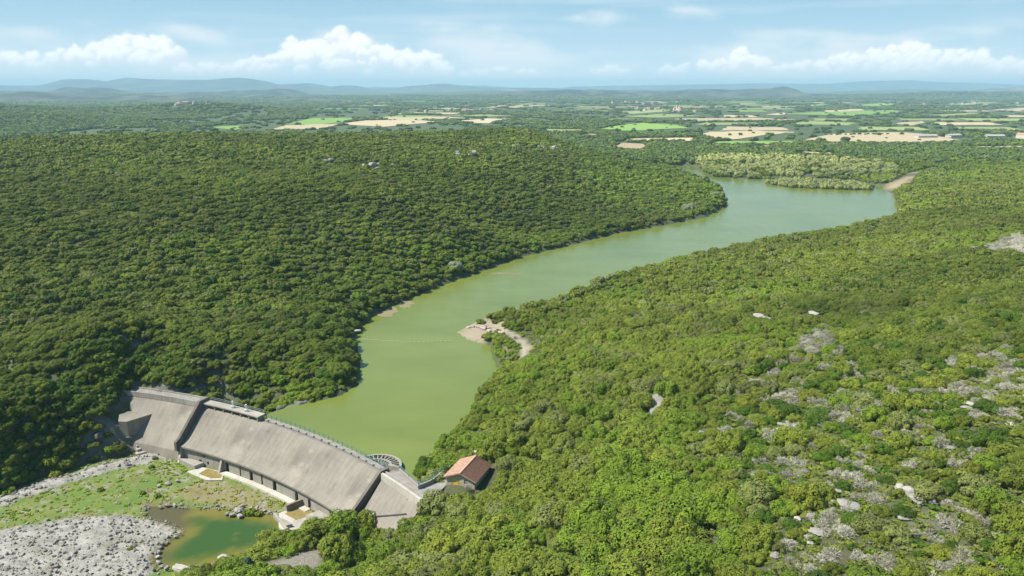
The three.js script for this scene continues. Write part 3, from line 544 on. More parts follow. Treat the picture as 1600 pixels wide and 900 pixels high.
// ------------------------------------------------------------------ the house at the end of the dam
{
  const W = 7.0, L = 8.6, E = 2.1, T = 3.5; // width, length, eaves, ridge
  const house = tag(base('house', -10.2, 2.0, -162.4, -0.36), 'small house with orange tiled roof at the right end of the dam', 'house');
  const wallMat = std([0.55, 0.48, 0.36], 0.95, { map: soilTex });
  const s = new THREE.Shape([[-W / 2, -2.5], [W / 2, -2.5], [W / 2, E], [0, T], [-W / 2, E]].map((p) => new THREE.Vector2(...p)));
  const hole = (x0, x1, y0, y1) => { const h = new THREE.Path(); h.moveTo(x0, y0); h.lineTo(x0, y1); h.lineTo(x1, y1); h.lineTo(x1, y0); h.closePath(); s.holes.push(h); };
  hole(-2.2, -0.2, 0.0, 2.1); hole(0.9, 1.7, 1.1, 2.1);
  const gable = new THREE.ExtrudeGeometry(s, { depth: 0.35, bevelEnabled: false }); gable.translate(0, 0, L / 2 - 0.35); put('gable_wall', gable, wallMat, house);
  s.holes.length = 0; const gb = new THREE.ExtrudeGeometry(s, { depth: 0.35, bevelEnabled: false }); gb.translate(0, 0, -L / 2); put('gable_wall', gb, wallMat, house);
  for (const k of [-1, 1]) put('side_wall', box(0.35, E + 2.5, L - 0.72, k * (W / 2 - 0.18), (E - 2.5) / 2, 0), wallMat, house);
  const door = put('door', box(2.0, 2.1, 0.1, -1.2, 1.05, L / 2 - 0.12), std([0.62, 0.40, 0.09], 0.6), house); put('handle', box(0.08, 0.3, 0.08, -0.5, 1.1, L / 2), steel, door);
  const win = put('window', box(0.8, 1.0, 0.06, 1.3, 1.6, L / 2 - 0.2), std([0.03, 0.035, 0.04], 0.15), house); put('window_frame', mergeGeometries([box(0.06, 1, 0.1, 1.3, 1.6, L / 2 - 0.16), box(0.8, 0.06, 0.1, 1.3, 1.6, L / 2 - 0.16)]), white, win);
  put('step', box(2.6, 0.3, 1.2, -1.2, -0.1, L / 2 + 0.6), concreteLight, house);
  const roofMats = [[[0.50, 0.30, 0.2], 1], [[0.42, 0.255, 0.175], 2], [[0.56, 0.38, 0.26], 3], [[0.34, 0.21, 0.15], 4]].map(([c]) => std(c, 0.9, { map: soilTex }));
  const r = rng(8), sl = Math.hypot(W / 2 + 0.5, (T - E) * (W / 2 + 0.5) / (W / 2)), ang = Math.atan2(T - E, W / 2);
  for (const k of [-1, 1]) { // canal tiles: columns of half-round tiles in courses, each its own length and tone
    const slope = put('roof_slope', (() => { const g = box(sl, 0.1, L + 0.9); g.translate(k * sl / 2, 0, 0); g.rotateZ(-k * ang); g.translate(0, T + 0.12, 0); return g; })(), roofMats[3], house);
    const cols = 26, byMat = [[], [], [], []];
    const rowsN = 11;
    for (let c = 0; c < cols; c++) for (let q = 0; q < rowsN; q++) {
      const g = new THREE.CylinderGeometry(0.15, 0.19, sl / rowsN * 1.08, 5, 1, true, 0, Math.PI); g.rotateZ(Math.PI / 2); g.rotateX(-Math.PI / 2 + (r() - 0.5) * 0.1); if (k < 0) g.rotateY(Math.PI);
      g.translate(k * (q + 0.5) * sl / rowsN, 0.09 + r() * 0.03, -(L + 0.8) / 2 + (c + 0.5) * (L + 0.8) / cols); g.rotateZ(-k * ang); g.translate(0, T + 0.14, 0);
      byMat[Math.floor(r() * r() * 3.99)].push(g);
    }
    byMat.forEach((b, i) => { if (b.length) { const m = put('roof_tiles', mergeGeometries(b), roofMats[i], slope); m.userData.kind = 'stuff'; } });
  }
  put('ridge_tiles', (() => { const g = new THREE.CylinderGeometry(0.24, 0.24, L + 0.9, 8, 1); g.rotateX(Math.PI / 2); g.translate(0, T + 0.2, 0); return g; })(), std([0.5, 0.31, 0.2], 0.9), house);
  put('aerial', mergeGeometries([box(0.07, 1.6, 0.07, 0.2, T + 0.9, -L / 2 + 0.4), box(0.5, 0.3, 0.3, 0.2, T + 1.7, -L / 2 + 0.4)]), white, house);
  shade(house);
}

// ------------------------------------------------------------------ small things on the water
{
  const pts = Array.from({ length: 46 }, (_, i) => { const t = i / 45; return [lerp(-58.5, -22, t), lerp(-272.5, -269.5, t) + 2.2 * Math.sin(t * Math.PI)]; });
  const boom = tag(base('floating_boom'), 'thin line of floats strung across the lake to the sandy point', 'boom'), fm = std([0.36, 0.33, 0.2], 0.8);
  pts.forEach(([x, z], i) => { if (i % 2) return; const g = new THREE.CapsuleGeometry(0.14, 0.9, 3, 6); g.rotateZ(Math.PI / 2); g.rotateY(0.1 * Math.sin(i)); g.translate(x, 0.05, z); put('float', g, fm, boom); });
  put('rope', mergeGeometries(pts.slice(1).map((p, i) => beam(V(pts[i][0], 0.06, pts[i][1]), V(p[0], 0.06, p[1]), 0.08))), fm, boom);
  const r = rng(44), dm = std([0.25, 0.22, 0.12], 0.95, { map: soilTex });
  for (const [x, z, w, d, label] of [[-52, -308, 5, 9, 'brown mat of floating debris nearest the dam along the left shore'], [-46, -320, 4, 7, 'second brown mat of floating debris along the left shore'], [-6, -377, 6, 1.6, 'long thin brown mat of floating debris out in the lake'], [3, -376, 3.5, 0.9, 'short pale brown strip of floating debris out in the lake']]) {
    const P = Array.from({ length: 22 }, (_, i) => { const a = (i / 22) * 6.283, k = 0.6 + 0.5 * r(); return [x + Math.cos(a) * w * k, z + Math.sin(a) * d * k]; });
    const g = new THREE.ExtrudeGeometry(new THREE.Shape(P.map((p) => new THREE.Vector2(p[0], -p[1]))), { depth: 0.05, bevelEnabled: false }); g.rotateX(-Math.PI / 2); g.translate(0, -0.02, 0); tag(put('floating_debris', g, dm), label, 'debris');
  }
}

// ------------------------------------------------------------------ villages and farms far out on the plain
const HOUSES = [];
{
  const r = rng(515), w1 = std([0.55, 0.50, 0.42], 0.9), w2 = std([0.48, 0.44, 0.37], 0.9), rf = std([0.40, 0.23, 0.15], 0.9), rf2 = std([0.36, 0.34, 0.31], 0.7);
  const body = (w, h, d) => box(w, h, d, 0, h / 2, 0), roofG = (w, h, d, p) => { const s = new THREE.Shape([new THREE.Vector2(-w / 2 - 0.4, 0), new THREE.Vector2(w / 2 + 0.4, 0), new THREE.Vector2(0, p)]), g = new THREE.ExtrudeGeometry(s, { depth: d + 0.8, bevelEnabled: false }); g.translate(0, h, -d / 2 - 0.4); return g; };
  const make = (name, x, z, w, h, d, p, wall, roof, turn, label, cat, group) => { const o = base(name, x, farHeight(x, z) - 0.3, z, turn); put('wall', body(w, h, d), wall, o); put('roof', roofG(w, h, d, p), roof, o); for (let k = -1; k <= 1; k++) put('window', box(0.06, 1.4, 1.1, w / 2 + 0.02, h * 0.6, k * d * 0.28), hollow, o); HOUSES.push([x, z, Math.max(w, d)]); return tag(o, label, cat, group); };
  const cluster = (n, cx, cz, sx, sz, label, group) => { for (let i = 0; i < n; i++) make('village_house', cx + (r() - 0.5) * sx, cz + (r() - 0.5) * sz, 9 + 5 * r(), 5 + 4 * r(), 11 + 8 * r(), 2.6, r() < 0.5 ? w1 : w2, rf, r() * 3, label, 'house', group); };
  cluster(16, 600, -3150, 190, 380, 'small pale house with red roof in the village right of the middle of the plain', 'houses of the village on the plain');
  cluster(9, -160, -3120, 330, 380, 'small pale house among the fields beyond the left hill', 'houses beyond the left hill');
  cluster(7, -1085, -2700, 110, 90, 'stone house of the hamlet on the wooded rise at the left', 'houses of the hamlet on the rise');
  cluster(8, 800, -4700, 500, 700, 'tiny pale house far out on the plain in front of the dark hills', 'tiny houses far out on the plain');
  cluster(8, 2700, -4600, 900, 800, 'tiny pale house at the far right of the plain', 'tiny houses at the far right');
  make('church', 650, -3080, 10, 9, 24, 4, w1, rf, 0.4, 'pale village church with square tower on the plain', 'church'); { const o = scene.children[scene.children.length - 1]; put('tower', body(5, 22, 5).translate(0, 0, -14), w1, o); }
  for (const [x, z, l, t, label] of [[742, -1405, 40, 0.2, 'longest grey roofed farm shed behind the big stubble field'], [800, -1420, 26, 0.35, 'grey roofed farm shed in the middle of the farmyard'], [862, -1400, 30, -0.1, 'farm shed at the right end of the farmyard']]) make('farm_shed', x, z, 13, 4.5, l, 2.4, w2, rf2, Math.PI / 2 + t, label, 'shed');
  make('farmhouse', 905, -1390, 11, 7, 16, 3, w1, rf, 0.5, 'pale farmhouse with red roof beside the farm sheds', 'house');
}

// ------------------------------------------------------------------ rock: outcrops on the slopes, boulders and stones in the river bed
const rockTex = noiseTexture(512, (u, v) => { const a = wrapFbm(u, v, 9, 5, 3.7), b = wrapFbm(u, v, 30, 4, 6.1); const k = 0.86 + 0.5 * a + 0.3 * b; return [k, k * 0.985, k * 0.96]; });
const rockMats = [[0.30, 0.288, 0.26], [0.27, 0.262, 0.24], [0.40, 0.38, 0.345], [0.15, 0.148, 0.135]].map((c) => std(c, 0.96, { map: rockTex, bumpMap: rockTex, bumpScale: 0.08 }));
const pinkRock = std([0.43, 0.35, 0.29], 0.96, { map: rockTex, bumpMap: rockTex, bumpScale: 0.08 });
function rockShape(seed, flat = 0.6, detail = 3, ledges = 0) { // a broken block: faceted by chopping planes, roughened, with bedding ledges
  const r = rng(seed), g = new THREE.IcosahedronGeometry(1, detail), p = g.attributes.position, v = new THREE.Vector3();
  const planes = Array.from({ length: 11 }, () => [new THREE.Vector3(r() - 0.5, (r() - 0.5) * 0.9, r() - 0.5).normalize(), 0.62 + r() * 0.4]);
  for (let i = 0; i < p.count; i++) {
    v.fromBufferAttribute(p, i).normalize(); v.multiplyScalar(0.86 / Math.pow(Math.abs(v.x) ** 5 + Math.abs(v.y) ** 5 + Math.abs(v.z) ** 5, 0.2)); // boxy start
    for (const [n, d] of planes) { const t = v.dot(n) - d; if (t > 0) v.addScaledVector(n, -t * 0.92); }
    const k = 1 + 0.16 * fbm(v.x * 2.1 + seed, v.y * 2.1, 4, v.z * 2.1); v.multiplyScalar(k);
    if (ledges) { const y = v.y * ledges, f = Math.floor(y); v.y = (f + smoothstep(y - f, 0.25, 0.75)) / ledges; const out = 1 + 0.13 * noise(f * 3.3 + seed, seed, 0.5) * 2; v.x *= out; v.z *= out; }
    p.setXYZ(i, v.x, v.y * flat, v.z);
  }
  g.computeVertexNormals(); const uv = g.attributes.uv; for (let i = 0; i < uv.count; i++) uv.setXY(i, p.getX(i) * 0.6 + p.getY(i) * 0.3, p.getZ(i) * 0.6 + p.getY(i) * 0.4);
  return g;
}
const rockGeos = [1, 2, 3, 4, 5, 6].map((s) => rockShape(s * 17, s % 2 ? 0.5 : 0.7, 4, s % 3 ? 5 : 0));
let rockSeed = 0;
function outcrop(name, label, group, x, z, w, h, d, turn, lift = 0.1, mat) {
  const k = rockSeed++, m = put(name, rockGeos[k % 6], mat ?? rockMats[k % 3]);
  m.position.set(x, surface(x, z) + h * lift, z); m.scale.set(w / 2, h / (k % 2 ? 1.4 : 1), d / 2); m.rotation.set(((k * 37) % 10 - 5) * 0.02, turn, ((k * 53) % 10 - 5) * 0.025);
  return tag(m, label, 'rock', group);
}
{
  const G1 = 'pale limestone ledges showing among the trees of the right slope';
  const ledge = (label, ...a) => { const m = outcrop('limestone_ledge', label, null, ...a, rockMats[2]); m.rotation.x += 0.22; return m; };
  ledge('upper of the two white limestone ledges left of the slanting one on the right slope', 83.5, -246, 7.0, 1.0, 4.4, 0.2, 0.6);
  ledge('lower small white limestone ledge left of the slanting one on the right slope', 76, -225, 4.8, 0.9, 3.4, 0.5, 0.6);
  ledge('slanting long white limestone ledge highest among the pale scrub', 99, -243, 8.5, 0.9, 3.6, 0.55, 0.6);
  const crag = (label, x, z, w, d, turn, layers) => { // bedded rock: slabs one upon another, each set back a little
    const o = base('limestone_crag', x, surface(x, z) - 0.5, z, turn); let y = 0;
    layers.forEach(([k, t, sx], i) => { const m = put('slab', rockGeos[(i * 2 + rockSeed) % 6], rockMats[i % 2 ? 0 : 2], o); rockSeed++; m.scale.set((w / 2) * k, t, (d / 2) * k); m.position.set(sx, y + t * 0.45, (i % 2 - 0.5) * 0.3); m.rotation.set(0.05 * (i % 3 - 1), i * 0.35, 0.06); y += t * 0.8; });
    return tag(o, label, 'rock');
  };
  const streak = (label, pts, size) => { // a broken streak of ledges running down the slope
    const [x0, z0] = pts[0], o = base('limestone_crag', x0, surface(x0, z0), z0);
    pts.forEach(([x, z, k], i) => { const m = put('ledge', rockGeos[(i * 5 + 1) % 6], rockMats[i % 3 === 1 ? 1 : 0], o), s = size * k; m.scale.set(s, s * 0.34, s * 0.7); m.position.set(x - x0, surface(x, z) - surface(x0, z0) + s * 0.16, z - z0); m.rotation.set(0.3 + 0.1 * (i % 3), i * 0.8 + 0.4, 0.18 * ((i % 3) - 1)); });
    return tag(o, label, 'rock');
  };
  streak('broken vertical streak of white limestone ledges at the left edge of the pale scrub', [[37.6, -179, 1.1], [38.6, -177.4, 0.8], [36.2, -176.6, 0.9], [35.2, -174.4, 0.75], [36.4, -173.6, 0.5], [34.2, -171.6, 0.7], [33.6, -169.4, 0.5]], 2.4);
  crag('flat pale stone step right of the broken vertical streak of ledges', 41, -172.4, 2.6, 1.8, 0.2, [[1, 0.5, 0], [0.7, 0.4, 0.1]]);
  crag('upper white rock of the two in a gap between oaks on the lower slope', 27.2, -136.5, 2.4, 1.8, 0.3, [[1, 0.8, 0], [0.7, 0.7, 0]]);
  crag('lower white rock of the two in a gap between oaks on the lower slope', 28.1, -132.0, 2.0, 2.2, 0.8, [[1, 0.9, 0], [0.75, 0.7, 0.1]]);
  const spots = [[51, -112.9, 3.0], [51.8, -107.4, 3.4], [49.4, -109.6, 2.0], [45.6, -101.8, 3.2], [60.8, -104, 3.6], [62.6, -102.6, 2.2], [59.4, -108, 2.6], [83.7, -131.7, 2.6], [67, -137.9, 2.4], [41, -136.5, 2.2], [39.2, -119.8, 2.6], [46.4, -107.3, 2.4], [43, -107.4, 2.0], [37.5, -99.3, 2.4], [36.4, -100.9, 2.8], [57.4, -100.6, 2.4], [70.5, -116, 2.8], [75, -150, 2.6], [92, -176, 3], [110, -200, 3], [62, -160, 2.4], [55, -145, 2.2], [88, -210, 3], [120, -232, 3.4], [66, -92, 2.4], [40, -150, 2.0]];
  const r = rng(61);
  for (const [x, z, s] of spots) for (let k = 0; k < 3; k++) { const q = s * (k ? 0.3 + 0.25 * r() : 0.58); outcrop('limestone_rock', 'weathered pale limestone rock lying between bushes and bare shrubs on the right slope', G1, x + (k ? (r() - 0.5) * s * 1.7 : 0), z + (k ? (r() - 0.5) * s * 1.7 : 0), q * 1.5, q * 0.62, q, r() * 3, 0.3); }
  const G2 = 'pale limestone outcrops near the top of the left hill';
  for (const [cx, cz, n] of [[-33, -619, 6], [-92, -541, 7], [38, -790, 9], [58, -800, 5], [0, -760, 4], [-120, -560, 3]]) for (let i = 0; i < n; i++) { const x = cx + (r() - 0.5) * 26, z = cz + (r() - 0.5) * 18, s = 1.8 + 3.2 * r() * r(); outcrop('limestone_rock', 'pale limestone outcrop showing between the trees near the top of the left hill', G2, x, z, s * 1.5, s * 1.0, s, r() * 3, 0.75); }
  const lakeside = [[-64.5, -210.6, 6.5, 4.2], [-62.5, -212.4, 5, 3.4], [-66.8, -208.6, 5, 3.6], [-60.2, -213.6, 4, 2.4], [-67.5, -211.5, 5, 4.4], [-69.5, -207, 4, 3]];
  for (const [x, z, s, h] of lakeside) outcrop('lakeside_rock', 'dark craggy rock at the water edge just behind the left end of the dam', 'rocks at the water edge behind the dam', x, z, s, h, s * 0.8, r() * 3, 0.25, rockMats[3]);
  for (let i = 0; i < 16; i++) { const t = i / 15, s = 0.9 + 1.5 * r(); outcrop('shore_rock', 'pinkish pale rock on the sandy point of land in the lake', 'rocks on the sandy point in the lake', lerp(-17, -3.4, t) + (r() - 0.5) * 2.2, lerp(-284, -270, t * t) + (r() - 0.5) * 2.4, s * 1.5, s * 0.6, s, r() * 3, 0.3, pinkRock); }
  tag(outcrop('shore_rock', '', null, -59.5, -278.5, 5, 1.2, 3, 0.4, 0.2), 'white flat rock on the left lake shore across from the sandy point', 'rock');
  // cliff of the left bank below the dam
  const G3 = 'grey rocks of the shaded cliff beside the river bed';
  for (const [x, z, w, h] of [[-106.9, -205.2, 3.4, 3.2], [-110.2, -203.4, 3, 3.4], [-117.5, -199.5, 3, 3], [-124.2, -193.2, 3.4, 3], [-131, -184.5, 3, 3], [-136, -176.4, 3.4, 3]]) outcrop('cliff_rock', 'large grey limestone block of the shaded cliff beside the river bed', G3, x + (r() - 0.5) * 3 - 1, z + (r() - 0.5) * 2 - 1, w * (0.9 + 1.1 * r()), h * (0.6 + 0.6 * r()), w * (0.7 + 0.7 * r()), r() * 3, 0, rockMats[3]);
  const G4 = 'pale boulders along the edges of the pool';
  for (const [x, z, s] of [[-67.5, -169.8, 2.6], [-68.2, -167.9, 1.8], [-66.2, -167.4, 1.8], [-67.2, -171.6, 1.8], [-69.6, -168.4, 1.3], [-63.2, -170.6, 1.2], [-61, -170, 1.1], [-59.4, -169, 1.2], [-64.8, -170.8, 1.3], [-87.3, -171.6, 1.3], [-85.8, -172.4, 1.5], [-84.2, -172.6, 1.2], [-82.6, -172.8, 1.0], [-73.6, -172.4, 1.0], [-78.6, -150.6, 1.2], [-79.3, -152.4, 1.4], [-79.7, -154.2, 1.1], [-77.6, -148.6, 1.3], [-76.2, -147, 1.2], [-74.8, -146.2, 1.5], [-78, -158.5, 1.1], [-78.9, -156.2, 0.9], [-55.2, -156.4, 1.2], [-54.2, -158, 1.4], [-90.6, -183.2, 1.8], [-88.6, -184.6, 1.5], [-92.4, -182, 1.3]]) {
    const m = outcrop('boulder', 'pale limestone boulder lying at the water edge or in the grass of the river bed', G4, x, z, s * 1.3, s * 0.9, s, r() * 6, 0); m.scale.multiplyScalar(0.72); m.position.y = -10.75 + s * 0.05;
  }
  for (const [x, z, l, a, label] of [[-69.8, -145.6, 9, -0.33, 'longer white rock ledge along the near edge of the pool'], [-62.4, -149.4, 7, -0.5, 'shorter white rock ledge along the right edge of the pool']]) { const m = tag(outcrop('rock_ledge', '', null, x, z, l, 1.4, 2.2, a, 0), label, 'rock'); m.position.y = -10.9; m.material = rockMats[2]; }
  // loose stones, too many to count
  const stones = [], pts = [];
  for (let i = 0; i < 30000 && pts.length < 4200; i++) {
    const x = -138 + 90 * r(), z = -204 + 82 * r(); if (!inPoly(x, z, BED)) continue;
    const bar = Math.max(-signedDist(x, z, GRAVEL_BAR), -signedDist(x, z, STONE_STRIP)), dp = signedDist(x, z, POOL); if (dp < -0.3) continue;
    if (r() < (bar > -0.5 ? 0.95 : dp < 2 ? 0.5 : 0.05)) pts.push([x, z, (bar > -0.5 ? 0.08 + 0.42 * r() ** 5 : 0.1 + 0.26 * r() ** 2)]);
  }
  const g = rockShape(404, 0.6, 1), im = new THREE.InstancedMesh(g, rockMats[0], pts.length), M = new THREE.Matrix4(), q = new THREE.Quaternion(), c = new THREE.Color();
  pts.forEach(([x, z, s], i) => { q.setFromEuler(new THREE.Euler(r() * 0.6, r() * 6.3, r() * 0.6)); const bar = Math.max(-signedDist(x, z, GRAVEL_BAR), -signedDist(x, z, STONE_STRIP)); M.compose(V(x, -10.85 + s * 0.2 + (bar > 0.5 ? 0.4 + 0.15 * r() : 0), z), q, V(s * (0.8 + 0.6 * r()), s, s)); im.setMatrixAt(i, M); const t = 0.68 + 0.45 * r(); im.setColorAt(i, c.setRGB(t, t * 0.98, t * 0.95)); });
  im.name = 'gravel'; im.castShadow = im.receiveShadow = true; scene.add(tag(im, 'loose pale stones strewn over the gravel bar and the river bed', 'stones', null, 'stuff'));
}

// ------------------------------------------------------------------ trees
// A crown is built from small leaf sprays (two folded triangles each) over the lobes of an irregular dome.
function crownGeometry(seed, o) {
  const r = rng(seed), pos = [], col = [], nor = [], lobes = [];
  const { lobesN, sprays, size, dome = 0.75, spread = 0.62, lobe = [0.3, 0.46], low = 0.1 } = o;
  for (let i = 0; i < lobesN; i++) { // lobes spread through a half ellipsoid of radius 1, height `dome`
    const a = i * 2.399 + r() * 0.9, t = (i + 0.5) / lobesN, up = Math.pow(1 - t, 0.8) * (0.8 + 0.3 * r()), out = spread * Math.sqrt(Math.max(0, 1 - up * up * 0.85)) * (0.75 + 0.4 * r());
    const rad = lerp(lobe[0], lobe[1], r()); lobes.push([Math.cos(a) * out, low + rad * 0.4 + up * dome * 0.62, Math.sin(a) * out, rad, 0.88 + 0.24 * r()]);
  }
  const n = new THREE.Vector3(), t1 = new THREE.Vector3(), t2 = new THREE.Vector3(), c = new THREE.Vector3(), p = new THREE.Vector3();
  let made = 0;
  for (let tries = 0; made < sprays && tries < sprays * 8; tries++) {
    const L = lobes[Math.floor(r() * lobesN)];
    n.set(r() * 2 - 1, r() * 1.7 - 0.55, r() * 2 - 1); if (n.lengthSq() > 1.3 || n.lengthSq() < 0.05) continue; n.normalize();
    const k = L[3] * (0.78 + 0.3 * r()); c.set(L[0] + n.x * k, L[1] + n.y * k * 0.85, L[2] + n.z * k);
    if (c.y < low * 0.6) continue;
    let inside = false; for (const M of lobes) if (M !== L && ((c.x - M[0]) ** 2 + ((c.y - M[1]) / 0.85) ** 2 + (c.z - M[2]) ** 2) < (M[3] * 0.72) ** 2) { inside = true; break; }
    if (inside) continue;
    const lx = n.x, ly = n.y, lz = n.z; n.x += (r() - 0.5) * 0.9; n.y += (r() - 0.5) * 0.9 + 0.15; n.z += (r() - 0.5) * 0.9; n.normalize();
    t1.set(r() - 0.5, r() - 0.5, r() - 0.5).cross(n).normalize(); t2.crossVectors(n, t1);
    const s = size * (0.65 + 0.7 * r()), w = s * (0.55 + 0.3 * r()), v = L[4] * (0.8 + 0.4 * r()), warm = 0.965 + 0.07 * r();
    const q = [[-s, 0, -0.18], [0, -w, 0.16], [s, 0, -0.18], [0, w, 0.16]].map(([x, y, z]) => p.copy(c).addScaledVector(t1, x).addScaledVector(t2, y).addScaledVector(n, z * s).toArray());
    for (const k2 of [0, 1, 3, 1, 2, 3]) { pos.push(...q[k2]); col.push(v * warm, v, v * (2 - warm) * 0.9); nor.push(lx, ly + 0.1, lz); }
    made++;
  }
  const g = new THREE.BufferGeometry(); g.setAttribute('position', new THREE.Float32BufferAttribute(pos, 3)); g.setAttribute('color', new THREE.Float32BufferAttribute(col, 3)); g.computeVertexNormals();
  const N2 = g.attributes.normal, f = new THREE.Vector3(); // the sprays of a lobe share most of its roundness
  for (let i = 0; i < N2.count; i++) { f.fromBufferAttribute(N2, i); const l = c.set(nor[i * 3], nor[i * 3 + 1], nor[i * 3 + 2]).normalize(); if (f.dot(l) < 0) f.negate(); f.lerp(l, 0.62).normalize(); N2.setXYZ(i, f.x, f.y, f.z); }
  return g;
}
function trunkGeometry(seed, h, rad, limbs = 4) {
  const r = rng(seed), parts = [];
  const limb = (a, b, r0, r1) => { const d = new THREE.Vector3().subVectors(b, a), g = new THREE.CylinderGeometry(r1, r0, d.length(), 6, 1, true).toNonIndexed(); g.translate(0, d.length() / 2, 0); g.applyQuaternion(new THREE.Quaternion().setFromUnitVectors(V(0, 1, 0), d.normalize())); g.translate(a.x, a.y, a.z); parts.push(g); };
  const top = V((r() - 0.5) * 0.1, h * 0.5, (r() - 0.5) * 0.1); limb(V(0, -0.25, 0), top, rad, rad * 0.7);
  for (let i = 0; i < limbs; i++) { const a = (i / limbs) * 6.28 + r(), e = top.clone().add(V(Math.cos(a) * 0.42, h * (0.35 + 0.3 * r()), Math.sin(a) * 0.42)); limb(top.clone().multiplyScalar(0.85 + 0.15 * r()), e, rad * 0.5, rad * 0.16); }
  return mergeGeometries(parts);
}
function twigGeometry(seed, twigs, dome = 0.55, thick = 1) { // a leafless shrub: several low domes of tangled thin twigs
  const r = rng(seed), pos = [], col = [], a = V(0, 0, 0), d = V(0, 0, 0), s = V(0, 0, 0), domes = Array.from({ length: 5 }, () => [(r() - 0.5) * 1.1, (r() - 0.5) * 1.1, 0.4 + 0.3 * r(), 0.75 + 0.5 * r()]);
  for (let i = 0; i < twigs; i++) {
    const D = domes[i % 5], an = r() * 6.283, out = Math.sqrt(r()), rad = D[2], h = dome * rad * 1.7 * Math.sqrt(Math.max(0.03, 1 - out * out)) * (0.7 + 0.4 * r());
    const tip = V(D[0] + Math.cos(an) * out * rad, h, D[1] + Math.sin(an) * out * rad), v = D[3] * (0.7 + 0.6 * r()), deep = r() < 0.25;
    a.set(lerp(tip.x, D[0], deep ? 0.9 : 0.35) + (r() - 0.5) * 0.25, h * (deep ? 0 : 0.75) + (r() - 0.5) * 0.1, lerp(tip.z, D[1], deep ? 0.9 : 0.35) + (r() - 0.5) * 0.25);
    d.subVectors(tip, a); s.set(r() - 0.5, r() - 0.5, r() - 0.5).cross(d).normalize().multiplyScalar((0.009 + 0.011 * r()) * thick);
    pos.push(a.x + s.x, a.y + s.y, a.z + s.z, a.x - s.x, a.y - s.y, a.z - s.z, tip.x, tip.y, tip.z); for (let k = 0; k < 3; k++) col.push(v, v, v);
  }
  const g = new THREE.BufferGeometry(); g.setAttribute('position', new THREE.Float32BufferAttribute(pos, 3)); g.setAttribute('color', new THREE.Float32BufferAttribute(col, 3)); g.computeVertexNormals(); return g;
}
const leafMat = (c = [1, 1, 1]) => new THREE.MeshPhysicalMaterial({ color: new THREE.Color().setRGB(...c), vertexColors: true, roughness: 1, side: THREE.DoubleSide, specularIntensity: 0.4, transmission: 0.22, thickness: 0 });
const LEAF = leafMat(), BARK = std([0.12, 0.10, 0.08], 0.95);
const OAK0 = [11, 12, 13, 14, 15].map((s, i) => crownGeometry(s, { lobesN: 20 + i * 3, sprays: 3000, size: 0.053, dome: 0.72 + 0.12 * (i % 3), low: 0.1, lobe: [0.2, 0.36], spread: 0.7 }));
const OAK1 = [21, 22, 23, 24].map((s, i) => crownGeometry(s, { lobesN: 14 + i * 2, sprays: 700, size: 0.112, dome: 0.72 + 0.1 * (i % 3), lobe: [0.22, 0.38], spread: 0.68 }));
const OAK2 = [31, 32, 33].map((s) => crownGeometry(s, { lobesN: 9, sprays: 170, size: 0.23, dome: 0.9 }));
const tuftG = crownGeometry(72, { lobesN: 6, sprays: 130, size: 0.2, dome: 0.6 });
const OAK3 = [41, 42].map((s) => crownGeometry(s, { lobesN: 12, sprays: 90, size: 0.3, dome: 0.6, spread: 0.75 }));
const TRUNKS = [1, 2, 3].map((s) => trunkGeometry(s, 0.5, 0.06));
const TWIG0 = [51, 52, 53].map((s) => twigGeometry(s, 900, 0.6)), TWIG1 = [55, 56].map((s) => twigGeometry(s, 260, 0.6, 2));
const HUES = { // leaf colours of the kinds that grow here
  olive: [0.156, 0.196, 0.022], fresh: [0.136, 0.206, 0.016], dark: [0.066, 0.124, 0.009], grey: [0.172, 0.198, 0.056], deep: [0.118, 0.162, 0.015], willow: [0.33, 0.36, 0.125], silver: [0.26, 0.30, 0.185], yellow: [0.18, 0.21, 0.023], sage: [0.225, 0.27, 0.105], plain: [0.10, 0.148, 0.036],
};
const F = 1 / Math.tan(degToRad(FOV / 2)), PR = degToRad(PITCH);
function inView(x, y, z, margin = 0) { // share of the half frame, and distance along the view
  const yy = y - CAM_Y, f = -z * Math.cos(PR) - yy * Math.sin(PR); if (f < 20) return null;
  const u = (F * x) / f / (16 / 9), v = (F * (yy * Math.cos(PR) - z * Math.sin(PR))) / f;
  return Math.abs(u) < 1 + margin && Math.abs(v) < 1 + margin ? [f, u, v] : null;
}
function hidden(x, y, z) { // behind rising ground, with room to spare for a step aside
  const d = Math.hypot(x, z), n = Math.min(60, Math.ceil(d / 14));
  for (let i = 2; i < n; i++) { const t = i / n; if (surface(x * t, z * t) - 5 > lerp(CAM_Y, y, t)) return true; }
  return false;
}
const keepClear = (x, z, pad) => { // no trees on water, stone, roads and buildings
  if (z > -300 && x < 30) {
    if (signedDist(x, z, BED) < pad * 0.4 + 0.5) return true;
    const [a, n] = damOf(x, z); if (a > (n < -0.5 ? 15 : 14.3) && a < 51.8 && n > (a < 24 ? -5.2 : -4.4 - pad * 0.4) && n < 11.5 && !(a > 46.5 && n > 7)) return true;
    if (x > -28 && x < -11 && z < -150 && z > -169 && (inPoly(x, z, [[-28, -166], [-20.6, -157], [-18, -161.4], [-15, -168], [-11.4, -166.6], [-14.5, -157], [-18, -150.4], [-24, -152]]))) return true;
    if (Math.hypot(x + 8.7, z + 162.2) < 6.2 + pad * 0.3) return true;
    if (Math.hypot(x + 11.5, z + 156) < 3.4) return true;
    if (signedDist(x, z, TRACK) < 0.8 + pad * 0.3) return true;
    if (signedDist(x, z, SPIT) < -0.8) return true; if (edgeDist(x, z, PATH, true) < 1.8 + pad * 0.45) return true;
  }
  return false;
};
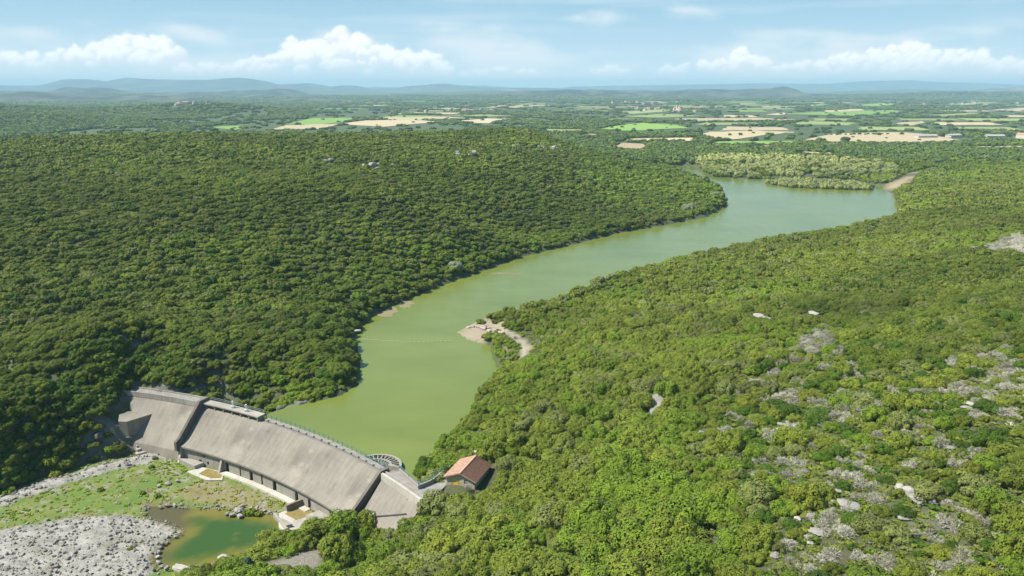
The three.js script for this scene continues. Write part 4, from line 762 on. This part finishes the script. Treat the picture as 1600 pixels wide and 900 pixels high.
{
  const r = rng(2024), big = [], stuff = { right: [], left: [], plain: [] }, bushes = [], shrubs = [];
  const LEDGES = [[83.5, -242.5, 4.4], [76, -222, 3.6], [99, -240, 4.6], [37, -175.4, 3.4], [34.6, -170, 2.8], [33.6, -166.6, 2], [27.5, -134, 2.2], [28.3, -130.3, 2], [-64, -206, 5.5], [-67, -203, 4], [51, -109, 2.6], [46, -99, 2.6], [61, -101, 3]];
  // near and middle distance: one tree per cell of a loose grid
  const beltEdge = (z) => (z > -172 ? lerp(30, 40, clamp((-z - 90) / 82, 0, 1)) : 40 + (-z - 172) * 0.98);
  const cell = 2.2;
  const place = (x, z) => {
    const d0 = Math.hypot(x, z), y = surface(x, z), view = inView(x, y + 2, z, 0.32); if (!view) return;
    const dl = x > -90 && x < 360 ? signedDist(x, z, LAKE) : 99; if (dl < 1.6) return;
    const rightSide = x > -30 && (z > -330 ? dl < 99 && x > -26 : false) || (x - 0.5 * (-z - 330) > -10 && z <= -330 && z > -560) || (x > 200 && z > -800) || z > -165 && x > -60;
    const inSpit = z < -250 && z > -300 && x < 12 && signedDist(x, z, SPIT) < -0.8; if (inSpit) return;
    if (signedDist(x, z, BEACH) < 2 || inPoly(x, z, WILLOW_A) || inPoly(x, z, WILLOW_B)) return;
    for (const L of LEDGES) if (Math.hypot(x - L[0], z - L[1]) < L[2]) return;
    const n1 = fbm(x / 42, z / 42, 3), n2 = fbm(x / 8 + 50, z / 8, 3), n3 = fbm(x / 120, z / 120, 2, 5.5);
    // dry stony belt on the upper right slope: bare shrubs take over
    const belt = rightSide ? smoothstep(x - beltEdge(z), -4, 24) * smoothstep(-z, 70, 100) * (1 - smoothstep(-z, 330, 440)) : 0;
    const dry = belt * smoothstep(n2 * 0.8 + n1 * 0.45 + 0.15 + 0.07 * smoothstep(-z, 150, 230) + (r() - 0.5) * 0.4, 0.0, 0.22);
    const q0 = r(); let size = lerp(1.15, 3.1, q0 * q0 * 0.7 + q0 * 0.3) * (1 + n3 * 0.5) * (rightSide && d0 < 220 ? lerp(1.5, 1.0, smoothstep(d0, 120, 220)) : 1), high = lerp(0.68, 1.28, r()) * (r() < 0.05 ? 1.25 : 1);
    if (rightSide && !belt) size *= 1.06; if (belt) size *= 0.88 - 0.12 * belt;
    if (!rightSide) { size *= lerp(1.0, 1.25, smoothstep(d0, 350, 700)); high *= 0.88; }
    if (dl < 9) size *= 1.2;
    const k = r();
    let hue = 'olive';
    if (belt > 0.3) { if (r() < dry * 0.84) { shrubs.push([x, y + 0.7 * smoothstep(-z, 150, 230), z, lerp(1.2, 2.6, r()) * (1 + 0.2 * smoothstep(-z, 150, 230)), view]); if (r() < 0.5) return; size *= 0.55; high *= 0.8; } hue = k < 0.34 ? 'dark' : k < 0.5 ? 'fresh' : k < 0.8 ? 'olive' : k < 0.92 ? 'grey' : 'yellow'; if (hue === 'dark') size *= 0.85; }
    else if (rightSide) { hue = n1 + (k - 0.5) * 0.7 > 0.24 ? 'fresh' : k < 0.62 ? 'olive' : k < 0.8 ? 'grey' : k < 0.9 ? 'yellow' : 'deep'; if (r() < 0.02) { shrubs.push([x, y, z, lerp(1.2, 2, r()), view]); return; } }
    else { hue = k + n1 * 0.8 < 0.5 ? 'deep' : k < 0.84 ? 'olive' : k < 0.93 ? 'dark' : 'grey'; if (dl < 26 && r() < 0.65) hue = r() < 0.6 ? 'fresh' : 'deep'; if (x > 60 && z < -560 && r() < 0.5) hue = 'fresh'; }
    if (z > -175 && x < -24 && r() < 0.6) hue = 'fresh';
    if (z > -272 && z < -225 && x > -14 && x < 12 && edgeDist(x, z, PATH, true) < 10 && x > -3 && x < 9) { size *= 0.5; high *= 0.75; }
    if (keepClear(x, z, size)) return;
    const sink = dl < 4 ? 0.3 : 0; // overhanging the water
    if (hidden(x, y + size, z)) return;
    const t = [x, y - 0.15 - sink, z, size, high, hue, r() * 6.28, (0.82 + 0.36 * r()) * (rightSide ? 0.99 : 0.89) * (1 + 0.65 * fbm(x / 65 + 7, z / 40, 4)), view, d0];
    (d0 < 230 ? big : rightSide ? stuff.right : stuff.left).push(t);
  };
  for (let z = -46; z > -1010; z -= cell * (z < -520 ? 1.45 : z < -300 ? 1.16 : z > -160 ? 1.42 : z > -215 ? 1.2 : 1)) { const st = cell * (z < -520 ? 1.45 : z < -300 ? 1.16 : z > -160 ? 1.42 : z > -215 ? 1.2 : 1), half = -z * 0.88 + 30; for (let x = -half; x < half; x += st) { const px = x + (r() - 0.5) * st * 0.85, pz = z + (r() - 0.5) * st * 0.85; if (z < -900 && px > 90) continue; place(px, pz); } }
  // low growth: dwarf bushes and dry grass between the shrubs of the stony belt; ivy and bushes clinging to the shaded cliff
  const dwarf = [];
  for (let z = -78; z > -420; z -= 1.0) for (let x = 4; x < -z * 0.78 + 20; x += 1.0) {
    const px = x + (r() - 0.5) * 1.3, pz = z + (r() - 0.5) * 1.3, b = smoothstep(px - beltEdge(pz), -8, 16) * (1 - smoothstep(-pz, 340, 430)); if (r() > b * 0.95) continue;
    if (LEDGES.some((L) => Math.hypot(px - L[0], pz - 4 - L[1]) < L[2] * 0.6)) continue;
    const y = surface(px, pz), v = inView(px, y, pz, 0.1); if (!v) continue; const k = r();
    dwarf.push([px, y - 0.1, pz, lerp(0.45, 1.3, r() * r()), lerp(0.5, 0.9, r()), k < 0.3 ? 'grey' : k < 0.62 ? 'olive' : k < 0.8 ? 'dark' : k < 0.9 ? 'yellow' : 'fresh', r() * 6, 0.75 + 0.4 * r(), null, 0]);
  }
  const cling = [];
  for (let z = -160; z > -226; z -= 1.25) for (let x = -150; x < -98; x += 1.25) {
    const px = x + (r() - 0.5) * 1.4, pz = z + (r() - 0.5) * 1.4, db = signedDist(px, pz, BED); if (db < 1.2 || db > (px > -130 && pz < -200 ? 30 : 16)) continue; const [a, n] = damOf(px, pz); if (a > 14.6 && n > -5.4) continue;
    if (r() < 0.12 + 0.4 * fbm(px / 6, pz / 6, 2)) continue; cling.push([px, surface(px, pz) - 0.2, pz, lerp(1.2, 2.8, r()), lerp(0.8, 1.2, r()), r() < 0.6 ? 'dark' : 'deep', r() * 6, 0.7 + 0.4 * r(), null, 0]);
  }
  // the plain: woods between the fields, coarser with distance
  for (let z = -900; z > -9000;) {
    const st = 8 + Math.max(0, -z - 900) * 0.0046, half = -z * 0.84 + 60;
    for (let x = -half; x < half; x += st) {
      const px = x + (r() - 0.5) * st, pz = z + (r() - 0.5) * st; if (pz > -1010 && px < 90) continue;
      let clear = 1e9; for (const [, P] of FIELDS) { if (Math.abs(px - P[0][0]) > 700 || Math.abs(pz - P[0][1]) > 800) continue; const sd = signedDist(px, pz, P); if (sd < clear) clear = sd; }
      const near = -pz < 1250;
      if (clear < st * 0.42) { if (r() > 0.012) continue; }
      else if (!near) { const open = fbm(px / 260, pz / 420, 3, 1.7); if (open > -0.08 + (clear < 60 ? -0.06 : 0) && clear < 900 && px > -900 && r() < 0.95) continue; if (-pz > 2600 && open > 0.2 && r() < 0.8) continue; }
      if (signedDist(px, pz, BEACH) < 2 || inPoly(px, pz, WILLOW_A) || inPoly(px, pz, WILLOW_B) || (px < 360 && pz > -960 && signedDist(px, pz, LAKE) < 3)) continue;
      if (HOUSES.some((h) => Math.abs(h[0] - px) < h[2] && pz - h[1] < h[2] * 3.2 && pz - h[1] > -h[2])) continue;
      const y = surface(px, pz), s = st * lerp(0.48, 0.82, r()) * (clear < st * 0.42 ? 0.5 : 1), view = inView(px, y + 4, pz, 0.2); if (!view || hidden(px, y + 6, pz)) continue;
      const k = r(); stuff.plain.push([px, y - 0.3, pz, s, Math.min(1.1, 5.2 / s + 0.1) * lerp(0.8, 1.15, r()), k < 0.55 ? 'plain' : k < 0.72 ? 'deep' : k < 0.84 ? 'dark' : k < 0.95 ? 'fresh' : 'grey', r() * 6.28, 0.75 + 0.45 * r(), view, -pz]);
    }
    z -= st;
  }
  // the trees that show largest are things of their own
  const showing = (t) => Math.abs(t[8][1]) < 0.985 && t[8][2] > -0.97 && t[8][2] < 0.98 ? t[3] / t[8][0] : 0;
  big.sort((a, b) => showing(b) - showing(a));
  const own = big.slice(0, 300); for (const t of big.slice(300)) (t[0] > -60 ? stuff.right : stuff.left).push(t);
  const tone = {}; const toneMat = (hue, v) => (tone[hue + Math.round(v * 5)] ??= leafMat(HUES[hue].map((c) => c * (0.8 + 0.08 * (Math.round(v * 5) - 3)) * 1.12)));
  const words = { olive: 'olive green', fresh: 'fresh green', dark: 'dark green', grey: 'grey green', deep: 'deep green', yellow: 'yellowish green' };
  const proto = {};
  const oakAt = (t, label, group) => {
    const [x, y, z, s, high, hue, turn, v] = t, gi = Math.floor(v * 100) % 5, ti = Math.floor(v * 1000) % 3, key = gi + '' + ti;
    let o;
    if (!proto[key]) { o = proto[key] = new THREE.Group(); const cr = put('crown', OAK0[gi], LEAF, o); put('trunk', TRUNKS[ti], BARK, o); cr.castShadow = true; } else o = proto[key].clone();
    o.name = numbered('oak_tree'); o.children[0].material = toneMat(hue, v); o.position.set(x, y, z); o.rotation.set(0, turn, 0); o.scale.set(s, s * high, s); scene.add(o);
    return tag(o, label, 'tree', group);
  };
  for (const t of own) { const w = words[t[5]] ?? 'green'; oakAt(t, `rounded ${w} oak in the dense scrub woods of the near right slope`, `${w} oaks of the near slope`); }
  // trees one can point to
  const single = (x, z, s, high, hue, label, dy = 0) => oakAt([x, surface(x, z) + dy - 0.1, z, s, high, hue, x, 0.8 + ((Math.abs(x) * 7) % 1) * 0.35], label, null);
  single(-36, -146.5, 4.4, 1.25, 'dark', 'largest dark round oak beside the gravel turning place below the dam');
  single(-37.2, -156.4, 3.0, 1.25, 'olive', 'leaning olive green tree at the foot of the right guide wall of the spillway');
  single(-33.4, -154.6, 2.9, 1.3, 'fresh', 'fresh green tree in front of the bottom of the sloping right end of the dam'); single(-29.6, -153.2, 2.8, 1.35, 'olive', 'olive tree before the white valve box on the right end of the dam'); single(-26.2, -151.4, 2.7, 1.45, 'grey', 'grey green tree below the valve post at the right end of the dam');
  single(-18.4, -148.6, 2.7, 1.25, 'fresh', 'fresh green tree hiding the outer corner of the deck right of the dam'); single(-15.6, -150.6, 2.4, 1.15, 'deep', 'deep green tree between the deck end and the house yard'); single(-11.6, -152.9, 1.9, 0.9, 'olive', 'low olive green bush tree in front of the house step');
  single(-20.4, -167.8, 3.4, 1.25, 'dark', 'tall dark tree between the lake and the house ramp');
  single(-17.6, -172.4, 3.2, 1.2, 'fresh', 'bushy green tree at the water edge behind the house');
  single(-15.2, -152.8, 1.9, 0.9, 'grey', 'grey green tree directly in front of the house');
  single(131, -566, 6, 1.05, 'silver', 'larger pale silvery willow on the left shore near the bend of the lake');
  single(168, -632, 5.5, 0.95, 'silver', 'pale silvery tree at the tip of the left hill by the lake');
  single(-28, -371, 4.6, 1.05, 'silver', 'single pale silvery tree on the left shore halfway up the lake');
  single(-47.5, -138.6, 3.2, 1.0, 'grey', 'grey green round tree in front of the gravel turning place');

  // a conifer at the bottom of the picture, layered and blue green
  {
    const rr = rng(93), pos = [], col = [];
    for (let i = 0; i < 1500; i++) { const t = Math.sqrt(rr()), h = (1 - t) * 0.94 + 0.04, a = rr() * 6.283, tier = 0.8 + 0.2 * Math.sin(h * 42), rad = t * 0.3 * tier * (0.75 + 0.3 * rr()), x = Math.cos(a) * rad, z = Math.sin(a) * rad, s = 0.045 * (0.7 + 0.6 * rr()), v = 0.7 + 0.6 * rr(); pos.push(x - Math.sin(a) * s, h, z + Math.cos(a) * s, x + Math.sin(a) * s, h, z - Math.cos(a) * s, x + Math.cos(a) * s * 2.2, h - s * 1.1, z + Math.sin(a) * s * 2.2); for (let k = 0; k < 3; k++) col.push(v, v, v); }
    const g = new THREE.BufferGeometry(); g.setAttribute('position', new THREE.Float32BufferAttribute(pos, 3)); g.setAttribute('color', new THREE.Float32BufferAttribute(col, 3)); g.computeVertexNormals();
    const con = tag(base('conifer_tree', -54.4, -10.4, -139.6), 'pointed dark blue green conifer right of the pool at the bottom', 'tree'); const cr = put('crown', g, leafMat([0.045, 0.085, 0.045]), con); const tr = new THREE.CylinderGeometry(0.012, 0.03, 0.9, 7); tr.translate(0, 0.4, 0); put('trunk', tr, BARK, con); con.scale.setScalar(7.4);
  }
  // leafless shrubs of the dry belt: the nearest ones singly
  shrubs.sort((a, b) => b[3] / b[4][0] - a[3] / a[4][0]);
  const visible = shrubs.filter((s) => Math.abs(s[4][1]) < 0.98 && s[4][2] > -0.97), ownShrubs = new Set(visible.slice(0, 300));
  const twigMats = [[0.34, 0.322, 0.25], [0.28, 0.268, 0.195], [0.40, 0.38, 0.31]].map((c) => new THREE.MeshStandardMaterial({ color: new THREE.Color().setRGB(...c), vertexColors: true, roughness: 0.95, side: THREE.DoubleSide }));
  let sp = null;
  for (const [x, y, z, s] of ownShrubs) { let m; if (!sp) { m = sp = new THREE.Mesh(TWIG0[0], twigMats[0]); m.castShadow = m.receiveShadow = true; } else m = sp.clone(); m.geometry = TWIG0[Math.floor(s * 100) % 3]; m.material = twigMats[Math.floor(s * 1000) % 3]; m.name = numbered('bare_shrub'); m.position.set(x, y + 0.1, z); m.rotation.y = x * 3; m.scale.set(s, s * (0.8 + ((s * 77) % 1) * 0.5), s); scene.add(tag(m, 'leafless pale grey shrub in the dry stony belt of the right slope', 'shrub', 'leafless grey shrubs of the dry belt')); }
  const massOf = (name, list, geos, mat, parent, colorOf) => geos.map((g, gi) => {
    const L = list.filter((_, i) => i % geos.length === gi); if (!L.length) return null;
    const im = new THREE.InstancedMesh(g, mat, L.length), M = new THREE.Matrix4(), q = new THREE.Quaternion(), c = new THREE.Color(), up = V(0, 1, 0);
    L.forEach((t, i) => { q.setFromAxisAngle(up, t[6]); const w = 0.82 + 0.4 * (Math.abs(t[0] * 3.77 + t[2] * 1.31) % 1); M.compose(V(t[0], t[1], t[2]), q, V(t[3] * w, t[3] * t[4], t[3] / Math.sqrt(w))); im.setMatrixAt(i, M); colorOf(t, c); im.setColorAt(i, c); });
    im.name = name; im.castShadow = im.receiveShadow = true; parent.add(im); return im;
  });
  const rest = shrubs.filter((s) => !ownShrubs.has(s)).map(([x, y, z, s, v]) => [x, y + 0.1, z, s, 0.9, '', x, 1, v, 0]);
  const leafTone = (t, c) => { const h = HUES[t[5]], v = t[7]; c.setRGB(h[0] * v, h[1] * v, h[2] * v); };
  const forest = (name, label, list) => {
    const g = new THREE.Group(); g.name = numbered(name); scene.add(tag(g, label, 'forest', null, 'stuff'));
    massOf('crowns', list.filter((t) => t[9] < 290), OAK0.slice(0, 4), LEAF, g, leafTone); massOf('crowns', list.filter((t) => t[9] >= 290 && t[9] < 560), OAK1, LEAF, g, leafTone);
    massOf('crowns', list.filter((t) => t[9] >= 560 && t[9] < 1500), OAK2, LEAF, g, leafTone); massOf('crowns', list.filter((t) => t[9] >= 1500), OAK3, LEAF, g, leafTone); return g;
  };
  const fr = forest('oak_forest', 'dense oak scrub forest covering the slope right of the lake', stuff.right);
  forest('oak_forest', 'dense dark oak forest covering the long hill left of the lake', stuff.left);
  forest('far_woodland', 'woods and hedges spread between the fields of the far plain', stuff.plain);
  for (const [name, label, list, geos] of [['low_bushes', 'low bushes and dwarf scrub between the bare shrubs of the right slope', dwarf, [tuftG, OAK2[0]]], ['cliff_bushes', 'dark bushes clinging to the shaded cliff left of the river bed', cling, OAK1]]) { const g = new THREE.Group(); g.name = name; scene.add(tag(g, label, 'bushes', null, 'stuff')); massOf('bushes', list, geos, LEAF, g, leafTone); }
  const sg = new THREE.Group(); sg.name = numbered('bare_scrub'); scene.add(tag(sg, 'mass of leafless grey shrubs farther up the dry right slope', 'scrub', null, 'stuff'));
  massOf('twigs', rest, TWIG1, twigMats[0], sg, (t, c) => { const v = 0.75 + 0.5 * ((t[0] * 13.7) % 1 + 1) % 1; c.setRGB(v, v, v); });

  // willows standing in the shallows at the far end of the lake
  const wp = new THREE.Group(); put('crown', OAK1[1], leafMat(HUES.willow), wp); put('trunk', TRUNKS[1], BARK, wp); const wm = ['willow', 'willow', 'willow', 'sage', 'sage'].map((h, i) => leafMat(HUES[h].map((c) => c * (0.9 + 0.05 * (i % 3))))), wd = leafMat(HUES.deep);
  let first = true; const willows = [];
  const grow = (P, st, s0, s1) => { const xs = P.map((p) => p[0]), zs = P.map((p) => p[1]); for (let z = Math.max(...zs); z > Math.min(...zs); z -= st * 1.25) for (let x = Math.min(...xs); x < Math.max(...xs); x += st) { const px = x + (r() - 0.5) * st * 0.7, pz = z + (r() - 0.5) * st; if (inPoly(px, pz, P)) willows.push([px, pz, lerp(s0, s1, r())]); } };
  grow(WILLOW_B, 6, 3.8, 5.2); const nB = willows.length; grow(WILLOW_A, 10.2, 4.4, 6.4);
  willows.sort((a, b) => b[1] - a[1]);
  const extra = [];
  willows.forEach(([x, z, s], i) => {
    const back = inPoly(x, z, WILLOW_A), y = Math.max(0.1, surface(x, z)) - 0.4;
    if (i >= 300) { extra.push([x, y, z, s, 1.0, 'willow', r() * 6, 0.8 + 0.3 * r(), null, 0]); return; }
    const o = first ? wp : wp.clone(); first = false; o.name = numbered('willow_tree'); o.children[0].material = back && fbm(x / 45, z / 30, 2, 3.3) > 0.16 ? wd : wm[back && z < -840 ? Math.floor(r() * 3) : Math.floor(r() * 5)]; o.position.set(x, y, z); o.rotation.y = r() * 6; o.scale.set(s, s * (0.9 + 0.3 * r()), s); scene.add(o);
    tag(o, back ? 'round pale yellow green willow of the flat wood at the lake end' : 'round pale willow in the narrow row standing in the lake water', 'tree', back ? 'willows on the flat bank at the lake end' : 'row of willows standing in the lake');
  });
  if (extra.length) { const g = new THREE.Group(); g.name = 'willow_wood'; scene.add(tag(g, 'back part of the pale willow wood at the far end of the lake', 'wood', null, 'stuff')); massOf('crowns', extra, OAK2, LEAF, g, leafTone); }

  // trees standing in and along the big stubble field
  const fp = new THREE.Group(); put('crown', OAK1[0], leafMat(HUES.dark), fp); put('trunk', TRUNKS[0], BARK, fp); let f0 = true;
  const fieldTree = (x, z, s, label, group) => { const o = f0 ? fp : fp.clone(); f0 = false; o.name = numbered('field_tree'); o.position.set(x, PLAIN + 0.6, z); o.rotation.y = x; o.scale.set(s, s * 1.05, s); scene.add(tag(o, label, 'tree', group)); };
  for (let i = 0; i < 14; i++) fieldTree(596 + i * 9.6, -1490 - i * 1.5 + (i % 3) * 4, 2.6 + (i % 4) * 0.4, 'small dark tree of the row crossing the big stubble field', 'row of trees across the big stubble field');
  fieldTree(553, -1300, 8.5, 'biggest round dark tree at the near edge of the big stubble field'); fieldTree(525, -1318, 4.5, 'smaller round tree left of the biggest one at the near edge of the stubble field'); fieldTree(408, -1470, 4.2, 'left tree of the few standing in the smaller stubble field'); fieldTree(430, -1475, 5, 'right tree of the few standing in the smaller stubble field');
  single(-21.8, -149.2, 3.0, 1.25, 'fresh', 'low round green tree at the right end of the sloping dam face', -0.6); single(-5.8, -153.4, 2.7, 1.0, 'olive', 'olive green tree at the right front corner of the house');

  // grass and low bushes of the river bed and its right bank
  const tuft = crownGeometry(71, { lobesN: 5, sprays: 70, size: 0.3, dome: 0.5 }), tufts = [];
  for (let i = 0; i < 9000 && tufts.length < 2600; i++) { const x = -140 + 92 * r(), z = -204 + 84 * r(); if (!inPoly(x, z, BED)) continue; const n = fbm(x / 7, z / 7, 4), rocky = Math.max(-signedDist(x, z, GRAVEL_BAR), -signedDist(x, z, STONE_STRIP)), dp = signedDist(x, z, POOL), dry = -signedDist(x, z, DRY_GRASS); if (dp < 0.5 || signedDist(x, z, [[-57, -169], [-50, -175], [-42, -164], [-46, -159], [-55, -161]]) < 0.6 || inPoly(x, z, [[-93, -196], [-85, -193], [-78, -190], [-76, -185], [-87, -189]])) continue; if (rocky > 0 ? r() > 0.05 : n + 0.35 < r() * 0.7) continue; tufts.push([x, -10.95, z, lerp(0.2, 0.7, r() ** 3), 0.55, dry > 0 ? 'yellow' : r() < 0.7 ? 'fresh' : 'yellow', r() * 6, 1.15 + 0.45 * r(), null, 0]); }
  const grass = new THREE.Group(); grass.name = 'grass_tufts'; scene.add(tag(grass, 'green grass tufts and weeds over the river bed below the dam', 'grass', null, 'stuff')); massOf('tufts', tufts, [tuft], LEAF, grass, leafTone);
  const G = 'green bushes in the river bed and along the right bank of the pool';
  const bushSpots = [[-63.8, -168.9, 1.5], [-62, -168.4, 1.2], [-65.3, -168.8, 1.1], [-53, -155, 1.6], [-51.4, -156.6, 1.8], [-49.4, -157.6, 1.7], [-55, -152.4, 1.6], [-57.2, -150.4, 1.5], [-47.4, -158.2, 1.8], [-45.4, -158.9, 1.7], [-60.4, -148, 1.5], [-63, -146.2, 1.6], [-66.6, -143.6, 1.6], [-70.5, -141.2, 1.5], [-74, -139.4, 1.4], [-52.6, -152.2, 1.5], [-54.6, -149.6, 1.5], [-58, -146.4, 1.6], [-103, -135.5, 1.6], [-99.4, -134.5, 1.4], [-95.6, -134, 1.3], [-90.5, -134.6, 1.4], [-110, -137, 1.6], [-114.5, -148, 1.4], [-117.4, -152.6, 1.5], [-83.4, -142.4, 1.3], [-86, -153.5, 1.1], [-84.6, -156.2, 0.9], [-106.5, -180, 1.1], [-99, -192.5, 1.0], [-100.4, -197.6, 1.1], [-95, -178.5, 1.0], [-90.5, -177, 1.1], [-113.5, -199.5, 2.2], [-122.5, -187.6, 1.9], [-129.5, -178.5, 2]];
  const bp = new THREE.Mesh(OAK1[0], leafMat(HUES.fresh)); const bm = [leafMat(HUES.fresh), leafMat(HUES.yellow), leafMat(HUES.deep)]; let b0 = true;
  for (const [x, z, s] of bushSpots) { const m = b0 ? bp : bp.clone(); b0 = false; m.name = numbered('bush'); m.geometry = OAK1[Math.floor(Math.abs(x) * 10) % 4]; m.material = bm[Math.floor(Math.abs(z) * 10) % 3]; m.castShadow = m.receiveShadow = true; m.position.set(x, (inPoly(x, z, BED) ? -11 : surface(x, z)) - 0.1, z); m.rotation.y = x; m.scale.set(s, s * 0.95, s); scene.add(tag(m, 'low leafy green bush in the river bed or on the bank of the pool', 'bush', G)); }
}

renderer.render(scene, camera);
